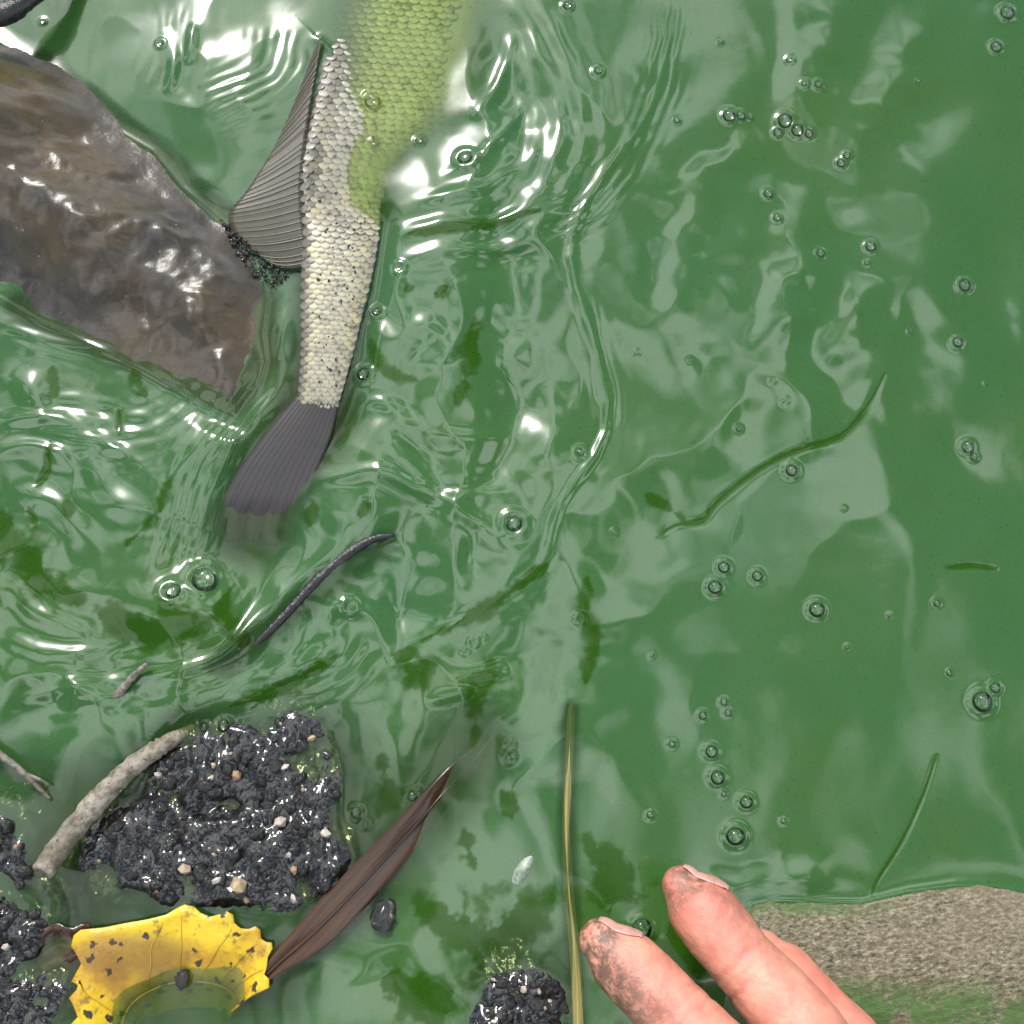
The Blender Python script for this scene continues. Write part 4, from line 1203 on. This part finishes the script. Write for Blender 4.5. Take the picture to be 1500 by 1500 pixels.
# palm: a row of metacarpals that fuse, then the wrist and forearm
for a, bpt in (((1280, 1800, 0.055, 0.0135), (1640, 2200, 0.060, 0.021)), ((1370, 1770, 0.046, 0.0135), (1660, 2190, 0.056, 0.022)), ((1450, 1760, 0.036, 0.0130), (1690, 2180, 0.050, 0.022)), ((1520, 1780, 0.028, 0.0120), (1700, 2190, 0.046, 0.021)),
               ((1330, 1960, 0.058, 0.0125), (1640, 2200, 0.058, 0.021)), ((1420, 1900, 0.046, 0.014), (1600, 2120, 0.052, 0.018))):
    limb([a, ((a[0] + bpt[0]) / 2, (a[1] + bpt[1]) / 2, (a[2] + bpt[2]) / 2, (a[3] + bpt[3]) / 2), bpt], 16)
limb([(1640, 2180, 0.055, 0.0245), (1760, 2330, 0.060, 0.0255), (2000, 2600, 0.075, 0.031), (2300, 2950, 0.095, 0.037), (2700, 3400, 0.12, 0.041)], 30)
me = mesh_np('hand', HV, HF)
tmp = bpy.data.objects.new('hand', me); COL.objects.link(tmp)
md = tmp.modifiers.new('r', 'REMESH'); md.mode = 'VOXEL'; md.voxel_size = 0.0007
md2 = tmp.modifiers.new('s', 'SMOOTH'); md2.factor = 0.5; md2.iterations = 8
dg = bpy.context.evaluated_depsgraph_get(); dg.update()
me2 = bpy.data.meshes.new_from_object(tmp.evaluated_get(dg))
bpy.data.objects.remove(tmp)
me2.polygons.foreach_set('use_smooth', np.ones(len(me2.polygons), bool))
co = np.empty(len(me2.vertices) * 3, np.float32); me2.vertices.foreach_get('co', co); co = co.reshape(-1, 3).astype(float)
# creases across the finger joints on the palm side, and silt on the skin
ci, ri = finger_pts('index'); cm, rm_ = finger_pts('middle')
def axis_par(c_, pts):
    best = np.full(len(pts), 1e9); par = np.zeros(len(pts))
    for i in range(len(c_)):
        d = np.linalg.norm(pts - c_[i], axis=1); w_ = d < best
        best = np.where(w_, d, best); par = np.where(w_, i, par)
    return best, par
near_f = co[:, 1] < 9
bi, pi_ = axis_par(ci, co); bm2, pm_ = axis_par(cm, co)
on_i = bi < bm2
sidep = np.zeros(len(co))
vi = co - ci[pi_.astype(int)]
left = np.array([-0.75, -0.45, 0.25])
sidep = vi @ left / (bi + 1e-9)
on_ix = on_i & (bi < 0.016)
dirt = np.where(on_ix, smoothstep(-0.2, 0.75, sidep) * smoothstep(48, 10, pi_) + 0.9 * smoothstep(9, 2, pi_) + 0.15, 0.0)
vm = co - cm[pm_.astype(int)]
dirt += np.where(~on_i & (bm2 < 0.014), 0.7 * smoothstep(16, 4, pm_) + 0.6 * smoothstep(0.2, 0.8, (vm @ np.array([0.7, 0.6, 0.2])) / (bm2 + 1e-9)) * smoothstep(45, 12, pm_), 0.0)
dirt = np.clip(dirt, 0, 1)
# fine creases where the fingers bend
crease = np.zeros(len(co)); nrm_ = np.empty(len(me2.vertices) * 3, np.float32); me2.vertices.foreach_get('normal', nrm_); nrm_ = nrm_.reshape(-1, 3)
for c_, bd, pr, sel in ((ci, bi, pi_, on_i), (cm, bm2, pm_, ~on_i)):
    L_ = np.concatenate([[0], np.cumsum(np.linalg.norm(np.diff(c_, axis=0), axis=1))])
    tn_ = np.gradient(c_, axis=0); tn_ /= np.linalg.norm(tn_, axis=1)[:, None]
    idx = pr.astype(int); Lv = L_[idx] + np.einsum('ij,ij->i', co - c_[idx], tn_[idx])
    for lc, w_, dp in ((0.0205, 0.0006, 0.9), (0.0222, 0.0005, 0.7), (0.0250, 0.0006, 1.0), (0.0335, 0.0006, 0.4), (0.0440, 0.0007, 0.9), (0.0460, 0.0006, 0.7), (0.0120, 0.0005, 0.3)):
        wob = 0.0009 * fbm(co[:, 0] + lc, co[:, 1] + co[:, 2], 0.006, 2, seed=71)
        k_ = dp * np.exp(-((Lv - lc + wob) / w_) ** 2) * sel * (bd < 0.016) * np.clip(0.65 + 0.9 * fbm(co[:, 0], co[:, 1], 0.008, 2, seed=72), 0, 1)
        crease = np.maximum(crease, k_)
co2 = co - nrm_ * (0.00022 * crease + 0.00016 * fbm(co[:, 0], co[:, 1] + co[:, 2], 0.005, 3, 0.6, seed=73))[:, None]
me2.vertices.foreach_set('co', co2.astype(np.float32).ravel()); me2.update()
vcol(me2, 'crease', np.stack([0.5 * crease] * 3, -1))
me2.materials.clear()
vcol(me2, 'dirt', np.stack([dirt] * 3, -1))
person = empty('person', P(1400, 1900, 0.03))
tag(person, 'bare hand with muddy fingertips reaching in over the pale stone', 'person')
hand = obj('hand', me2, skm, person)

def nail(f, s0, s1, nrm, ang, grow_=1.04):
    c_, rr = finger_pts(f)
    t0 = c_[0] - c_[2]; t0 /= np.linalg.norm(t0)
    rows = []
    L = np.concatenate([[0], np.cumsum(np.linalg.norm(np.diff(c_, axis=0), axis=1))])
    for i, s in enumerate(np.linspace(s0, s1, 14)):
        if s < 0:
            cc = c_[0] + t0 * (-s); r_ = math.sqrt(max(1e-9, rr[0] ** 2 - min(s * s, rr[0] ** 2 * 0.97)))
        else:
            cc = np.array([np.interp(s, L, c_[:, k]) for k in range(3)]); r_ = np.interp(s, L, rr)
        ax = c_[6] - c_[0]; ax /= np.linalg.norm(ax)
        n_ = np.array(nrm, float); n_ -= ax * n_.dot(ax); n_ /= np.linalg.norm(n_)
        b_ = np.cross(ax, n_)
        q = i / 13
        wdt = ang * (0.55 + 0.45 * math.sin(math.pi * min(1, 0.18 + q * 0.9)) ** 0.6)
        rows.append([tuple(cc + r_ * grow_ * (math.cos(a) * n_ + math.sin(a) * b_)) for a in np.linspace(-wdt, wdt, 13)])
    V, F = sheet(rows, 0.0004)
    return obj('fingernail', mesh_np('fingernail', V, F), nlm, person)
nail('index', -0.0035, 0.0060, (0.70, 0.62, 0.16), 0.66)
nail('middle', -0.0032, 0.0072, (0.70, 0.62, 0.16), 0.66)

# ================================================================ BUBBLES
bbm, nt, b = mat('bubble film')
nt.nodes.remove(b); out = nt.nodes['Material Output']
tr_ = N(nt, 'ShaderNodeBsdfTransparent', Color=(0.99, 1.0, 0.995, 1))
gl_ = N(nt, 'ShaderNodeBsdfGlossy', Roughness=0.06)
lw = N(nt, 'ShaderNodeFresnel', IOR=1.5)
ms = nt.nodes.new('ShaderNodeMixShader')
nt.links.new(lw.outputs[0], ms.inputs[0]); nt.links.new(tr_.outputs[0], ms.inputs[1]); nt.links.new(gl_.outputs[0], ms.inputs[2]); nt.links.new(ms.outputs[0], out.inputs['Surface'])
bm = bmesh.new(); bmesh.ops.create_uvsphere(bm, u_segments=24, v_segments=16, radius=1.0)
bmesh.ops.delete(bm, geom=[v for v in bm.verts if v.co.z < 0.12], context='VERTS')
for v in bm.verts: v.co.z *= 0.86
bme = bpy.data.meshes.new('bubble'); bm.to_mesh(bme); bm.free()
bme.polygons.foreach_set('use_smooth', np.ones(len(bme.polygons), bool)); bme.materials.append(bbm)
SPECIAL = {(300, 850): 'largest bubble resting on the gelled green algae mound', (257, 870): 'dark bubble beside the largest one on the gelled algae mound',
           (683, 236): 'big bubble in the wrinkled scum beside the fish belly', (545, 147): 'big white bubble on the water over the fish flank',
           (1438, 1028): 'big bubble with a smaller one stuck to it on calm water', (940, 1360): 'round bubble between the index and middle fingers',
           (1077, 1225): 'lone fat bubble just above the fingertip of the middle finger', (753, 770): 'wide flat bubble ring among white glints below the fish'}
NEARBY = {'air bubble in the tight cluster of four on open water': [(1150, 177), (1168, 191), (1139, 193), (1185, 196)],
          'air bubble in the short row of three on open water': [(1068, 170), (1085, 169), (1099, 171)],
          'air bubble beside the edge of the brown leaf blade': [(605, 1167), (522, 1190), (536, 1208)],
          'air bubble in the loose column rising from the middle fingertip': [(1042, 1101), (1051, 1139), (1060, 1163), (1093, 1175)],
          'air bubble in the small huddle above the finger bubble column': [(1029, 1048), (1060, 1028), (1066, 1044)],
          'air bubble close to the fish belly edge': [(586, 397), (553, 459), (614, 206), (546, 209), (534, 550)],
          'air bubble at the upper edge of the black pebbly mud': [(328, 1063), (300, 1066)],
          'air bubble in the touching pair between brown leaf and straw': [(746, 1110), (748, 1092)],
          'air bubble in the huddle of three above the brown leaf tip': [(693, 943), (683, 956), (706, 936)],
          'small bubble stuck to a bigger bubble on calm water': [(1457, 1008)], 'air bubble above the tip of the black curved stick shoulder': [(515, 890)],
          'air bubble in the water between boulder and dark corner stick': [(237, 66), (62, 30)],
          'air bubble in the group of three below the long dark fold': [(1060, 831), (1047, 860), (1109, 844)], 'air bubble touching the long dark algae fold': [(1159, 690)]}
NEARBY = {k: lb for lb, ks in NEARBY.items() for k in ks}
for (x, y, r_) in BUBBLES:
    o = bpy.data.objects.new('bubble', bme); COL.objects.link(o)
    o.location = P(x, y, hw(x, y) * 0.3 + r_ * PX * 0.02 + (0.0025 if (x, y) in ((300, 850), (257, 870)) else 0))
    k = r_ * PX
    o.scale = (k * random.uniform(0.94, 1.06), k * random.uniform(0.94, 1.06), k)
    if (x, y) in SPECIAL:
        tag(o, SPECIAL[(x, y)], 'bubble', 'air bubbles on the green water')
    elif (x, y) in NEARBY:
        tag(o, NEARBY[(x, y)], 'bubble', 'air bubbles on the green water')
    elif r_ <= 5:
        tag(o, 'tiny clear air bubble on the green water', 'bubble', 'tiny air bubbles on the green water')
    else:
        tag(o, 'small clear round air bubble floating on the green water', 'bubble', 'air bubbles on the green water')
